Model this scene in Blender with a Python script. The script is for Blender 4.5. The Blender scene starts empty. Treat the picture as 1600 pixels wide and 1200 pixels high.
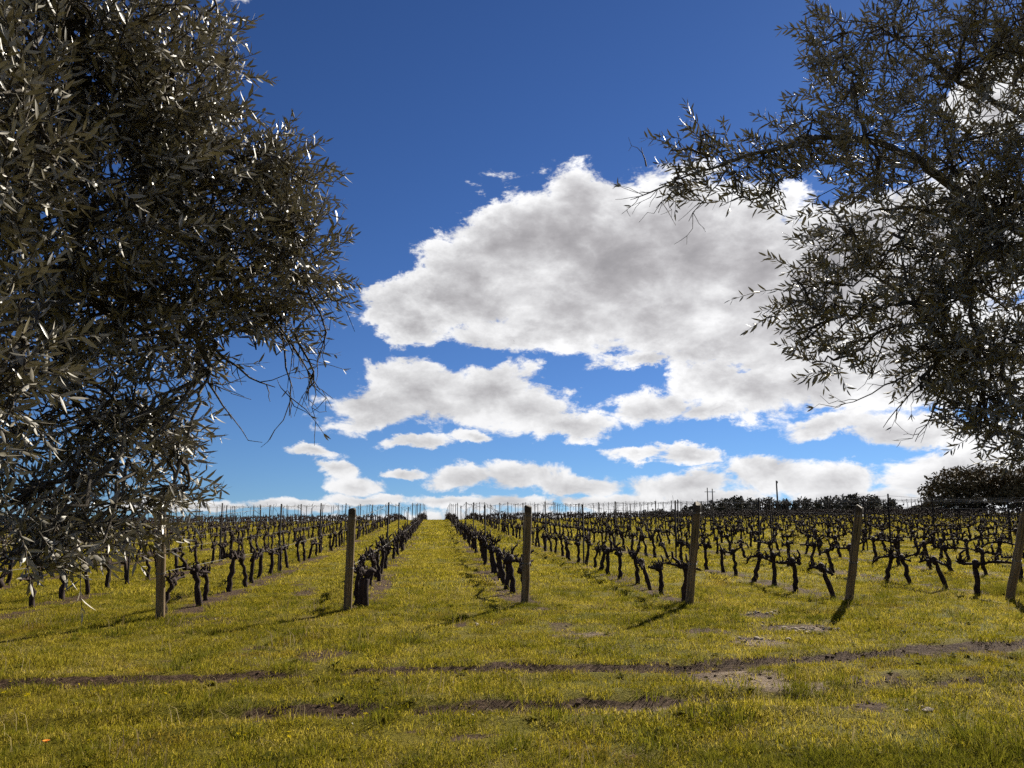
import bpy, math, random
import numpy as np
from mathutils import Vector, Matrix

random.seed(7)
rng = np.random.default_rng(11)
SC = bpy.context.scene
COL = SC.collection
R = math.radians

# ------------------------------------------------------------------ camera
FPX = 1200.0                       # focal length in units of a 1600 px wide picture
EYE = Vector((0.0, 0.0, 1.48))
YAW, PITCH = R(5.6), R(9.74)       # turned a little right of the row direction (+Y), tilted up
cam_d = bpy.data.cameras.new('camera')
cam_d.sensor_fit = 'HORIZONTAL'
cam_d.sensor_width = 36.0
cam_d.lens = 36.0 * FPX / 1600.0
cam_d.clip_start = 0.05
cam_d.clip_end = 20000.0
cam = bpy.data.objects.new('camera', cam_d)
COL.objects.link(cam)
cam.location = EYE
cam.rotation_euler = (math.pi / 2 + PITCH, 0, -YAW)
SC.camera = cam

# ------------------------------------------------------------------ sky, sun, exposure
SUN_AZ, SUN_EL = R(40.0), R(33.0)  # azimuth from +Y towards +X
SUN_DIR = Vector((math.sin(SUN_AZ) * math.cos(SUN_EL), math.cos(SUN_AZ) * math.cos(SUN_EL), math.sin(SUN_EL)))
sun_d = bpy.data.lights.new('sun', 'SUN')
sun_d.energy = 5.0
sun_d.angle = R(0.53)
sun_d.color = (1.0, 0.93, 0.80)
sun = bpy.data.objects.new('sun', sun_d)
COL.objects.link(sun)
sun.rotation_euler = SUN_DIR.to_track_quat('Z', 'Y').to_euler()

VS = SC.view_settings
VS.view_transform = 'Standard'
VS.look = 'None'
EXPOSURE = 1.2                     # the picture is exposed for the sunlit grass
VS.exposure = EXPOSURE
VS.gamma = 1.0
VS.use_curve_mapping = False
SC.display_settings.display_device = 'sRGB'
SC.cycles.max_bounces = 6
SC.cycles.diffuse_bounces = 2
SC.cycles.use_adaptive_sampling = True
SC.cycles.adaptive_threshold = 0.02
SC.cycles.use_denoising = False
SC.cycles.transmission_bounces = 4
SC.cycles.transparent_max_bounces = 8


class Nodes:
    """small helper that writes node trees"""
    def __init__(self, tree):
        self.t = tree
        self.t.nodes.clear()

    def n(self, kind, **kw):
        nd = self.t.nodes.new(kind)
        for k, v in kw.items():
            setattr(nd, k, v)
        return nd

    def link(self, a, b):
        self.t.links.new(a, b)

    def put(self, sock, v):
        if isinstance(v, bpy.types.NodeSocket):
            self.t.links.new(v, sock)
        elif v is not None:
            sock.default_value = v

    def math(self, op, a, b=None, c=None, clamp=False):
        nd = self.n('ShaderNodeMath', operation=op, use_clamp=clamp)
        self.put(nd.inputs[0], a)
        self.put(nd.inputs[1], b)
        self.put(nd.inputs[2], c)
        return nd.outputs[0]

    def vmath(self, op, a, b=None, out=0):
        nd = self.n('ShaderNodeVectorMath', operation=op)
        self.put(nd.inputs[0], a)
        if op == 'SCALE':
            self.put(nd.inputs['Scale'], b)
        else:
            self.put(nd.inputs[1], b)
        return nd.outputs[out]

    def noise(self, vec, scale, detail=4.0, rough=0.55, dist=0.0, col=False):
        nd = self.n('ShaderNodeTexNoise')
        self.put(nd.inputs['Vector'], vec)
        nd.inputs['Scale'].default_value = scale
        nd.inputs['Detail'].default_value = detail
        nd.inputs['Roughness'].default_value = rough
        nd.inputs['Distortion'].default_value = dist
        return nd.outputs['Color' if col else 'Fac']

    def ramp(self, fac, stops, interp='LINEAR'):
        nd = self.n('ShaderNodeValToRGB')
        cr = nd.color_ramp
        cr.interpolation = interp
        while len(cr.elements) < len(stops):
            cr.elements.new(0.5)
        for e, (p, c) in zip(cr.elements, stops):
            e.position = p
            e.color = (c[0], c[1], c[2], 1.0) if not isinstance(c, (int, float)) else (c, c, c, 1.0)
        self.put(nd.inputs['Fac'], fac)
        return nd.outputs['Color']

    def mix(self, fac, a, b):
        nd = self.n('ShaderNodeMix', data_type='RGBA')
        self.put(nd.inputs[0], fac)
        for s, v in ((nd.inputs[6], a), (nd.inputs[7], b)):
            if isinstance(v, tuple) and len(v) == 3:
                v = (*v, 1.0)
            self.put(s, v)
        return nd.outputs[2]

    def maprange(self, v, a, b, c=0.0, d=1.0, smooth=True):
        nd = self.n('ShaderNodeMapRange')
        nd.interpolation_type = 'SMOOTHSTEP' if smooth else 'LINEAR'
        self.put(nd.inputs[0], v)
        for i, x in enumerate((a, b, c, d)):
            nd.inputs[i + 1].default_value = x
        return nd.outputs[0]


SKY_STRENGTH, SKY_GAMMA, SKY_TINT = 0.05, 1.35, (1.72, 2.28, 3.18)
CLOUD_STRENGTH = 1.0 / 2 ** EXPOSURE

# cumulus clouds by direction: azimuth, elevation, half width, half height (degrees)
CLOUDS = [
    # the big cloud
    (-2.2, 15.2, 3.2, 2.2), (0.6, 16.0, 3.0, 2.2), (3.0, 17.6, 4.6, 4.0), (6.6, 20.0, 5.0, 4.8), (10.5, 20.0, 5.6, 5.4), (14.5, 18.6, 6.0, 6.0),
    (19.0, 19.0, 6.3, 6.0), (24.0, 17.6, 6.5, 5.6), (30.0, 16.8, 6.5, 5.0), (36.0, 17.0, 6.0, 5.0), (9.5, 15.2, 7.5, 3.2), (6.0, 14.2, 4.5, 1.9),
    (17.0, 14.6, 7.0, 3.0), (26.0, 13.6, 7.5, 3.4), (33.0, 14.0, 7.0, 3.6), (40.0, 25.5, 2.6, 2.4),
    (20.5, 12.2, 5.0, 1.9), (26.5, 11.2, 5.5, 2.2), (33.0, 11.2, 6.0, 2.6),
    # the cloud under it
    (-4.6, 7.6, 4.2, 1.6), (-0.8, 9.2, 4.0, 2.5), (3.2, 9.2, 4.0, 2.5), (6.8, 7.8, 4.2, 1.9), (10.0, 6.6, 3.6, .9), (-1.5, 5.3, 1.9, .6), (2.6, 5.5, 1.4, .5),
    # to its right
    (16.2, 7.9, 2.6, 1.5), (15.2, 11.6, 2.6, .9), (20.2, 9.9, 3.4, 2.0), (23.5, 8.6, 4.2, 2.1), (28.5, 9.2, 4.8, 2.3), (34.0, 8.6, 4.8, 2.2), (39.0, 10.0, 5.0, 3.0),
    (20.5, 7.4, 3.2, .9), (28.0, 6.2, 3.6, 1.0), (33.0, 5.4, 4.2, 1.1), (38.0, 5.0, 4.0, 1.4),
    # small ones and the bank along the horizon
    (-8.6, 4.35, 1.7, .52), (-7.3, 3.3, 1.9, .60), (-5.8, 2.2, 2.3, .66), (-4.6, 1.2, 3.0, .38), (-2.5, 3.1, 2.0, .42),
    (1.8, 2.7, 2.6, .85), (6.2, 2.8, 3.3, 1.15), (10.5, 2.3, 3.4, .9), (0.8, 1.1, 3.2, .5), (5.5, .8, 5.0, .6), (12.5, 1.0, 5.0, .7),
    (15.0, 4.7, 2.1, .6), (18.4, 4.3, 2.4, .55), (18.2, 2.2, 4.2, 1.15), (24.4, 2.8, 3.8, 1.6), (28.4, 2.4, 3.4, 1.3),
    (20.0, 1.0, 6.0, 1.1), (29.5, 1.0, 6.0, 1.1), (36.0, 2.2, 5.0, 2.0), (-18.0, .6, 7.0, .35), (-10.5, .7, 3.8, .42),
    (-17.6, 36.0, 5.0, 1.9), (-13.0, 36.2, 2.0, 1.2), (2.0, 38.6, 3.2, 1.0),
    (16.0, -.5, 24.0, 1.1), (-6.0, -.7, 10.0, .8), (34.0, -.2, 14.0, 1.2),
]


def build_world():
    w = bpy.data.worlds.new('World')
    SC.world = w
    w.use_nodes = True
    k = Nodes(w.node_tree)
    D = k.n('ShaderNodeTexCoord').outputs['Generated']
    D = k.vmath('NORMALIZE', D)
    sep = k.n('ShaderNodeSeparateXYZ')
    k.link(D, sep.inputs[0])
    x, y, z = sep.outputs
    # clear sky; the lowest few degrees continue the colour just above them
    zc = k.math('ADD', k.math('MULTIPLY', k.math('MAXIMUM', z, 0.0), 0.93), 0.065)
    cmb = k.n('ShaderNodeCombineXYZ')
    k.link(x, cmb.inputs[0]); k.link(y, cmb.inputs[1]); k.link(zc, cmb.inputs[2])
    sky = k.n('ShaderNodeTexSky', sky_type='NISHITA', sun_disc=False)
    sky.sun_elevation = SUN_EL
    sky.sun_rotation = SUN_AZ
    sky.altitude = 300.0
    sky.air_density = 1.0
    sky.dust_density = 0.05
    sky.ozone_density = 1.6
    k.link(cmb.outputs[0], sky.inputs['Vector'])
    gam = k.n('ShaderNodeGamma')                      # deep, saturated blue
    k.link(k.vmath('SCALE', sky.outputs[0], 0.2), gam.inputs[0])
    gam.inputs[1].default_value = SKY_GAMMA
    bg_sky = k.n('ShaderNodeBackground')
    k.link(k.vmath('MULTIPLY', gam.outputs[0], SKY_TINT), bg_sky.inputs[0])
    bg_sky.inputs[1].default_value = SKY_STRENGTH
    DEG = 180.0 / math.pi
    el = k.math('MULTIPLY', k.math('ARCSINE', z), DEG)
    nz = k.n('ShaderNodeCombineXYZ')                  # noise space: clouds flatten towards the horizon
    k.link(x, nz.inputs[0]); k.link(y, nz.inputs[1])
    k.link(k.math('MULTIPLY', z, 1.7), nz.inputs[2])
    N = nz.outputs[0]

    def cloud_layer(field, detail):
        """cumulus from a thickness field: white thin rims, grey thick middles"""
        fb = k.noise(N, 13.0, detail, 0.64, 0.35)
        sh = Vector((SUN_DIR.x, SUN_DIR.y, SUN_DIR.z * 1.7 + .6)) * 0.020
        fb2 = k.noise(k.vmath('ADD', N, tuple(sh)), 13.0, detail - 4.0, 0.56, 0.3)
        n0 = k.math('SUBTRACT', fb, 0.5)
        d = k.math('ADD', field, k.math('MULTIPLY', n0, 0.95))
        alpha = k.maprange(d, -0.05, 0.12)
        thick = k.math('ADD', k.math('MULTIPLY', field, 1.0), k.math('MULTIPLY', n0, 0.22))
        tone = k.math('SUBTRACT', thick, k.math('MULTIPLY', k.math('SUBTRACT', fb, fb2), 1.0))
        ccol = k.ramp(k.maprange(tone, -0.25, 1.15, smooth=False),
                      [(0.0, (.98, .98, .99)), (0.18, (.90, .90, .91)), (0.30, (.74, .74, .75)), (0.46, (.55, .545, .56)), (0.62, (.42, .41, .425)), (0.80, (.33, .32, .335)), (1.0, (.27, .265, .28))], 'B_SPLINE')
        bg = k.n('ShaderNodeBackground')
        k.link(ccol, bg.inputs[0])
        glow = k.maprange(k.vmath('DOT_PRODUCT', D, tuple(SUN_DIR), out=1), math.cos(R(48)), math.cos(R(12)), 1.0, 1.22)   # silver light towards the sun
        k.link(k.math('MULTIPLY', glow, CLOUD_STRENGTH), bg.inputs[1])
        mx = k.n('ShaderNodeMixShader')
        k.link(alpha, mx.inputs[0]); k.link(bg_sky.outputs[0], mx.inputs[1]); k.link(bg.outputs[0], mx.inputs[2])
        return mx.outputs[0]

    # the clouds over the vineyard, by azimuth / elevation warped with noise
    az = k.math('MULTIPLY', k.math('ARCTAN2', x, y), DEG)
    warp = k.vmath('SUBTRACT', k.noise(N, 11.0, 6.0, 0.66, col=True), (0.5, 0.5, 0.5))
    size = k.maprange(el, 0.0, 14.0, 0.24, 1.0, smooth=False)
    pos = k.n('ShaderNodeCombineXYZ')
    k.link(az, pos.inputs[0]); k.link(el, pos.inputs[1])
    off = k.vmath('MULTIPLY', warp, (10.0, 6.5, 0.0))
    P = k.vmath('ADD', pos.outputs[0], k.vmath('SCALE', off, size))
    field = None
    for (a, e, ra, re_) in CLOUDS:
        nd = k.n('ShaderNodeVectorMath', operation='MULTIPLY_ADD')
        k.link(P, nd.inputs[0])
        nd.inputs[1].default_value = (1 / ra, 1 / re_, 0.0)
        nd.inputs[2].default_value = (-a / ra, -e / re_, 0.0)
        A = min(1.05, 0.27 + 0.115 * re_)               # thickness grows with the size of the cloud
        f = k.math('MULTIPLY_ADD', k.vmath('LENGTH', nd.outputs[0], out=1), -A, A)
        field = f if field is None else k.math('SMOOTH_MAX', field, f, 0.10)
    front = cloud_layer(field, 9.0)
    # the rest of the sky: unseen broken cumulus, thinned to dim the ambient light
    den = k.math('ADD', k.math('MAXIMUM', z, 0.0), 0.13)
    pl = k.n('ShaderNodeCombineXYZ')
    k.link(k.math('DIVIDE', x, den), pl.inputs[0]); k.link(k.math('DIVIDE', y, den), pl.inputs[1])
    gen = k.math('MULTIPLY', k.math('SUBTRACT', k.noise(pl.outputs[0], 0.85, 3.0, 0.55), 0.57), 3.0)
    rest = cloud_layer(gen, 6.0)
    mid = Vector((math.sin(YAW), math.cos(YAW), 0.16)).normalized()
    dot = k.vmath('DOT_PRODUCT', D, tuple(mid), out=1)
    mx = k.n('ShaderNodeMixShader')
    k.link(k.maprange(dot, math.cos(R(48)), math.cos(R(43))), mx.inputs[0])
    k.link(rest, mx.inputs[1]); k.link(front, mx.inputs[2])
    out = k.n('ShaderNodeOutputWorld')
    k.link(mx.outputs[0], out.inputs[0])
    w.cycles.sampling_method = 'NONE'                 # smooth sky, no disc: found by bounced rays


build_world()

# ------------------------------------------------------------------ numbers: noise, terrain, picture rays
def _hash(ix, iy, seed):
    h = (ix.astype(np.int64) * 374761393 + iy.astype(np.int64) * 668265263 + seed * 974634777) & 0x7fffffff
    h = ((h ^ (h >> 13)) * 1274126177) & 0x7fffffff
    return ((h ^ (h >> 16)) & 0xffff) / 65535.0


def vnoise(x, y, seed=0):
    x = np.asarray(x, float); y = np.asarray(y, float)
    ix, iy = np.floor(x), np.floor(y)
    fx, fy = x - ix, y - iy
    fx = fx * fx * (3 - 2 * fx); fy = fy * fy * (3 - 2 * fy)
    a = _hash(ix, iy, seed); b = _hash(ix + 1, iy, seed); c = _hash(ix, iy + 1, seed); d = _hash(ix + 1, iy + 1, seed)
    return (a * (1 - fx) + b * fx) * (1 - fy) + (c * (1 - fx) + d * fx) * fy


def fbm(x, y, seed=0, octaves=4):
    v, amp, tot = 0.0, 1.0, 0.0
    for o in range(octaves):
        v = v + amp * vnoise(x * 2 ** o, y * 2 ** o, seed + o * 17)
        tot += amp
        amp *= 0.55
    return v / tot


def sstep(a, b, x):
    t = np.clip((np.asarray(x, float) - a) / (b - a), 0, 1)
    return t * t * (3 - 2 * t)


_ty = np.arange(-4000.0, 6000.0, 0.5)
_slope = np.where(_ty < 0, 0.004, 0.004 + 0.00024 * _ty)
_slope = np.where(_ty > 70, 0.0208 - (_ty - 70) * 0.0019, _slope)
_slope = np.maximum(_slope, -0.045)
_tz = np.cumsum(_slope) * 0.5
_tz -= np.interp(0.0, _ty, _tz)


def base_z(x, y):
    """gentle rise to a crest about 85 m away, a little higher to the right"""
    return np.interp(y, _ty, _tz) + 0.011 * np.clip(x, -90, 90)


CAM_M = cam.rotation_euler.to_matrix()


def ray(px, py):
    return (CAM_M @ Vector(((px - 800) / FPX, (600 - py) / FPX, -1.0)))


def at(px, py, depth):
    """the point seen at a picture position, at a distance along the viewing axis"""
    return EYE + ray(px, py) * depth


def ground_at(px, py):
    d = ray(px, py)
    t = 1.0
    for _ in range(60):
        p = EYE + d * t
        h = p.z - float(base_z(p.x, p.y))
        t += h / max(0.02, -d.z)
    p = EYE + d * t
    return p


_CI = np.array(CAM_M.transposed())


def project(p):
    """points (n,3) -> picture x, y, depth"""
    q = (np.asarray(p, float) - np.array(EYE)) @ _CI.T
    dep = -q[:, 2]
    dd = np.where(dep > 0.01, dep, 0.01)
    return 800 + FPX * q[:, 0] / dd, 600 - FPX * q[:, 1] / dd, dep


# wheel ruts and bare spots, as ground positions
RUTS = [
    [(-150, 1078), (0, 1071), (120, 1068), (300, 1061), (430, 1055), (600, 1050), (800, 1046), (950, 1046), (1080, 1043), (1200, 1036), (1340, 1027), (1480, 1017), (1600, 1008), (1750, 998)],
    [(-150, 1150), (0, 1138), (120, 1132), (200, 1126), (430, 1112), (640, 1110), (780, 1107), (900, 1102), (1010, 1097), (1110, 1090), (1290, 1096), (1420, 1068), (1600, 1058), (1750, 1050)],
]
RUTS = [[ground_at(*p) for p in r] for r in RUTS]
SPOTS = [  # px, py, half width in metres, half depth, strength
    (1175, 1062, .40, .25, .75), (1240, 1074, .35, .15, .7), (1130, 1056, .4, .2, .8), (1255, 980, .45, .22, 1.0), (1190, 960, .22, .15, .8), (1180, 1004, .3, .2, .85),
    (880, 980, .2, .35, .55), (905, 993, .5, .10, .6), (935, 1012, .4, .1, .4), (850, 955, .2, .35, .5), (770, 900, .35, 1.2, .9), (785, 925, .3, .8, .8),
    (480, 925, .25, .7, .6), (500, 1022, .3, .3, .6), (330, 970, .5, .5, .5), (1330, 1105, .3, .1, .7), (480, 968, .2, .2, .5), (718, 976, .12, .12, .9),
    (1100, 985, .3, .12, .8), (1330, 1045, .3, .06, .4), (860, 1103, .6, .08, .7), (1010, 1098, .40, .10, .9), (545, 1112, .6, .08, .7), (1560, 1062, .4, .1, .9),
]
SPOTS = [(ground_at(a, b), rx, ry, s) for a, b, rx, ry, s in SPOTS]

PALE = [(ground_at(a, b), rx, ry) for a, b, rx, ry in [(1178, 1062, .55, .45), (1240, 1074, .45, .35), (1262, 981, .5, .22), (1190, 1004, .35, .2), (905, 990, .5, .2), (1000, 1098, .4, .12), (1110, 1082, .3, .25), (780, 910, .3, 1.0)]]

POST_PX = [(250, 966), (543, 955), (820, 946), (1077, 945), (1326, 940), (1577, 938)]
_posts = [ground_at(*p) for p in POST_PX]
SPACING = (_posts[-1].x - _posts[0].x) / 5.0
ROW_END_Y = float(np.mean([p.y for p in _posts]))
ROW_X = {}
for i, p in enumerate(_posts):
    ROW_X[i - 2 if i < 2 else i - 1] = (p.x, p.y)          # rows -2, -1 left of the aisle; 1 .. 4 right of it
for k_ in range(3, 19):
    ROW_X[-k_] = (_posts[0].x - SPACING * (k_ - 2), ROW_END_Y - 0.1)
for k_ in range(5, 26):
    ROW_X[k_] = (_posts[-1].x + SPACING * (k_ - 4), ROW_END_Y + 0.1)


def seg_dist(X, Y, pts):
    best = np.full(np.shape(X), 1e9)
    for a, b in zip(pts[:-1], pts[1:]):
        dx, dy = b.x - a.x, b.y - a.y
        t = np.clip(((X - a.x) * dx + (Y - a.y) * dy) / (dx * dx + dy * dy), 0, 1)
        best = np.minimum(best, np.hypot(X - a.x - t * dx, Y - a.y - t * dy))
    return best


def bare_mask(X, Y):
    """0 = grass, 1 = bare earth"""
    X = np.asarray(X, float); Y = np.asarray(Y, float)
    n1 = fbm(X * 1.1, Y * 1.1, 3); n2 = fbm(X * 5.0, Y * 5.0, 9)
    m = np.zeros(X.shape)
    for i, r in enumerate(RUTS):
        dist = seg_dist(X, Y, r) + (n2 - .5) * .16
        along = sstep(.22 + .16 * i, .45 + .16 * i, fbm(X * .8 + 31 * i, Y * .25, 21, 3))
        wid = .05 + .12 * along
        m = np.maximum(m, (1 - sstep(wid, wid + .12, dist)) * ((.72, .28)[i] + (.28, .62)[i] * along))
    for c, rx, ry, s in SPOTS:
        q = np.hypot((X - c.x) / (rx * 1.1), (Y - c.y) / (ry * 1.3 + .12)) + (n2 - .5) * 1.0
        m = np.maximum(m, s * (1 - sstep(.6, 1.25, q)))
    strip = np.abs((X - ROW_X[1][0] + SPACING * 40) % SPACING)
    strip = np.minimum(strip, SPACING - strip)
    st = (1 - sstep(.16, .42, strip + (n2 - .5) * .3)) * sstep(.36, .52, n1) * sstep(ROW_END_Y - .8, ROW_END_Y + 1.0, Y)
    m = np.maximum(m, .9 * st)
    m = np.maximum(m, .6 * sstep(.66, .76, n1) * sstep(.4, .6, n2))
    return np.clip(m, 0, 1)


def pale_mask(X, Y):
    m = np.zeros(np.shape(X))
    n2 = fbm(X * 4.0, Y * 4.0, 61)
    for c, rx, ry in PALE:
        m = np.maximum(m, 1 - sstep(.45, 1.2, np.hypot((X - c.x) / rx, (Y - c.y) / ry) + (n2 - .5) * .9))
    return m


def ground_z(X, Y):
    X = np.asarray(X, float); Y = np.asarray(Y, float)
    z = base_z(X, Y)
    near = 1 - sstep(40, 70, Y)
    z = z + near * ((fbm(X * .7, Y * .7, 5) - .5) * .07 + (fbm(X * 3.5, Y * 3.5, 6) - .5) * .03)
    for r in RUTS:
        dist = seg_dist(X, Y, r)
        z = z - .055 * np.exp(-(dist / .16) ** 2) + .022 * np.exp(-((dist - .34) / .12) ** 2)
    return z


_gz_cache = {}


def gz(x, y):
    key = (x, y)
    if key not in _gz_cache:
        _gz_cache[key] = float(ground_z(np.array([x]), np.array([y]))[0])
    return _gz_cache[key]


def gz_fill(xs, ys):
    """heights of many points at once, kept for gz()"""
    for x, y, z in zip(xs, ys, ground_z(np.array(xs), np.array(ys))):
        _gz_cache[(x, y)] = float(z)


def cross(a, b):
    return np.array((a[1] * b[2] - a[2] * b[1], a[2] * b[0] - a[0] * b[2], a[0] * b[1] - a[1] * b[0]))


# ------------------------------------------------------------------ object helpers
def link_obj(name, data, parent=None, mat=None, M=None):
    o = bpy.data.objects.new(name, data)
    COL.objects.link(o)
    if parent is not None:
        o.parent = parent
    if M is not None:
        o.matrix_local = M
    if mat is not None and data is not None and not data.materials:
        data.materials.append(mat)
    return o


def tag(o, label=None, cat=None, group=None, kind=None):
    if label: o['label'] = label
    if cat: o['category'] = cat
    if group: o['group'] = group
    if kind: o['kind'] = kind
    return o


def empty(name, loc):
    o = bpy.data.objects.new(name, None)
    COL.objects.link(o)
    o.location = loc
    o.empty_display_size = .1
    return o


def np_mesh(name, V, F, smooth=False, mat=None):
    """F: (n,3) or (n,4) index array"""
    V = np.asarray(V, np.float32); F = np.asarray(F, np.int32)
    me = bpy.data.meshes.new(name)
    me.vertices.add(len(V))
    me.vertices.foreach_set('co', V.ravel())
    k = F.shape[1]
    me.loops.add(F.size)
    me.loops.foreach_set('vertex_index', F.ravel())
    me.polygons.add(len(F))
    me.polygons.foreach_set('loop_start', np.arange(0, F.size, k, dtype=np.int32))
    if smooth:
        me.polygons.foreach_set('use_smooth', np.ones(len(F), bool))
    me.update(calc_edges=True)
    if mat:
        me.materials.append(mat)
    return me


class Builder:
    """collects tubes as triangles"""
    def __init__(self):
        self.V, self.F, self.n = [], [], 0

    def add(self, V, F):
        self.V.append(np.asarray(V, float)); self.F.append(np.asarray(F, int) + self.n)
        self.n += len(V)

    def tube(self, pts, rad, sides=6, bump=0.0, r=rng, cap=True):
        P = np.array([tuple(p) for p in pts], float)
        m = len(P)
        rad = np.broadcast_to(np.asarray(rad, float), (m,))
        T = np.gradient(P, axis=0)
        T /= np.linalg.norm(T, axis=1)[:, None] + 1e-9
        up = np.array([0, 0, 1.0]) if abs(T[0][2]) < .9 else np.array([1.0, 0, 0])
        a = cross(T[0], up); a /= np.linalg.norm(a)
        ang = np.arange(sides) * 2 * math.pi / sides
        V = []
        for i in range(m):
            a = a - T[i] * np.dot(a, T[i]); a /= np.linalg.norm(a) + 1e-9
            b = cross(T[i], a)
            rr = rad[i] * (1 + (bump * r.uniform(-1, 1, sides) if bump else 0))
            V.append(P[i] + (np.cos(ang) * rr)[:, None] * a + (np.sin(ang) * rr)[:, None] * b)
        V = np.concatenate(V)
        F = []
        for i in range(m - 1):
            for j in range(sides):
                k = (j + 1) % sides
                p, q, s, t = i * sides + j, i * sides + k, (i + 1) * sides + k, (i + 1) * sides + j
                F += [(p, q, s), (p, s, t)]
        if cap:
            for base, rev in ((0, True), ((m - 1) * sides, False)):
                for j in range(1, sides - 1):
                    f = (base, base + j, base + j + 1)
                    F.append(f[::-1] if rev else f)
        self.add(V, F)

    def arrays(self):
        return np.concatenate(self.V), np.concatenate(self.F)

    def mesh(self, name, mat=None, smooth=True):
        V, F = self.arrays()
        return np_mesh(name, V, F, smooth, mat)


# ------------------------------------------------------------------ materials
def material(name):
    m = bpy.data.materials.new(name)
    m.use_nodes = True
    return m, Nodes(m.node_tree)


def finish(k, shader):
    out = k.n('ShaderNodeOutputMaterial')
    k.link(shader, out.inputs[0])


def principled(k, col, rough=.8, spec=.3, normal=None):
    b = k.n('ShaderNodeBsdfPrincipled')
    if isinstance(col, tuple): col = (*col, 1.0)
    k.put(b.inputs['Base Color'], col)
    k.put(b.inputs['Roughness'], rough)
    b.inputs['Specular IOR Level'].default_value = spec
    if normal is not None: k.link(normal, b.inputs['Normal'])
    return b.outputs[0]


def bump(k, h, strength=.5, dist=.02):
    b = k.n('ShaderNodeBump')
    b.inputs['Strength'].default_value = strength
    b.inputs['Distance'].default_value = dist
    k.link(h, b.inputs['Height'])
    return b.outputs[0]


def mat_ground():
    m, k = material('ground')
    pos = k.n('ShaderNodeNewGeometry').outputs['Position']
    att = k.n('ShaderNodeAttribute', attribute_name='bare').outputs['Fac']
    big = k.noise(pos, .35, 4, .6)
    mid = k.noise(pos, 3.0, 5, .6)
    fine = k.noise(pos, 38.0, 6, .7)
    g = k.ramp(big, [(.30, (.088, .088, .005)), (.50, (.14, .116, .005)), (.70, (.155, .112, .010))])
    g = k.mix(k.maprange(fine, .35, .7), k.mix(.5, g, (.035, .033, .006)), g)
    soil = k.ramp(k.noise(pos, 14.0, 7, .7), [(.28, (.018, .010, .006)), (.52, (.062, .037, .022)), (.75, (.14, .094, .060))])
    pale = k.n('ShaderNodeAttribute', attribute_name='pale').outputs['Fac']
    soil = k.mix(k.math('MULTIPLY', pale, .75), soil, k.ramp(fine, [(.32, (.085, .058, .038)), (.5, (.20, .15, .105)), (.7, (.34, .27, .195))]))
    fac = k.maprange(k.math('ADD', att, k.math('MULTIPLY', k.math('SUBTRACT', mid, .5), .5)), .28, .62)
    col = k.mix(fac, g, soil)
    hgt = k.math('ADD', k.math('MULTIPLY', k.noise(pos, 16.0, 6, .7), 1.0), k.math('MULTIPLY', fine, .5))
    finish(k, principled(k, col, .95, .08, bump(k, hgt, .9, .05)))
    return m


def mat_grass(name, dark, mid, light, trans=.45):
    m, k = material(name)
    pos = k.n('ShaderNodeNewGeometry').outputs['Position']
    rnd = k.n('ShaderNodeObjectInfo').outputs['Random']
    blade = k.n('ShaderNodeNewGeometry').outputs['Random Per Island']
    v = k.math('ADD', k.math('MULTIPLY', k.noise(pos, .45, 6, .68), .95), k.math('MULTIPLY', k.math('SUBTRACT', rnd, .1), .30))
    v = k.math('ADD', v, k.math('MULTIPLY', k.math('SUBTRACT', blade, .5), .42))
    col = k.ramp(v, [(.34, dark), (.60, mid), (.88, light)])
    brown = k.maprange(k.noise(k.vmath('ADD', pos, (31.0, 7.0, 0.0)), .8, 5, .65), .54, .70)
    col = k.mix(k.math('MULTIPLY', brown, .55), col, (mid[0] * .85, mid[1] * .62, mid[2] * 1.6))
    d = principled(k, col, .8, .06)
    t = k.n('ShaderNodeBsdfTranslucent')
    k.link(col, t.inputs[0])
    mx = k.n('ShaderNodeMixShader')
    mx.inputs[0].default_value = trans
    k.link(d, mx.inputs[1]); k.link(t.outputs[0], mx.inputs[2])
    finish(k, mx.outputs[0])
    return m


def mat_plain(name, col, rough=.8, spec=.3, var=.35, scale=20.0):
    m, k = material(name)
    pos = k.n('ShaderNodeTexCoord').outputs['Object']
    f = k.noise(pos, scale, 4, .6)
    c = k.ramp(f, [(.3, tuple(x * (1 - var) for x in col)), (.7, tuple(min(1, x * (1 + var)) for x in col))])
    finish(k, principled(k, c, rough, spec))
    return m


def mat_bark(name, dark, light, stretch=(30, 30, 5), spec=.25):
    m, k = material(name)
    pos = k.n('ShaderNodeTexCoord').outputs['Object']
    p = k.vmath('MULTIPLY', pos, stretch)
    f = k.noise(p, 1.6, 6, .7, .4)
    c = k.ramp(f, [(.32, dark), (.68, light)])
    finish(k, principled(k, c, .85, spec, bump(k, f, .9, .012)))
    return m


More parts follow.
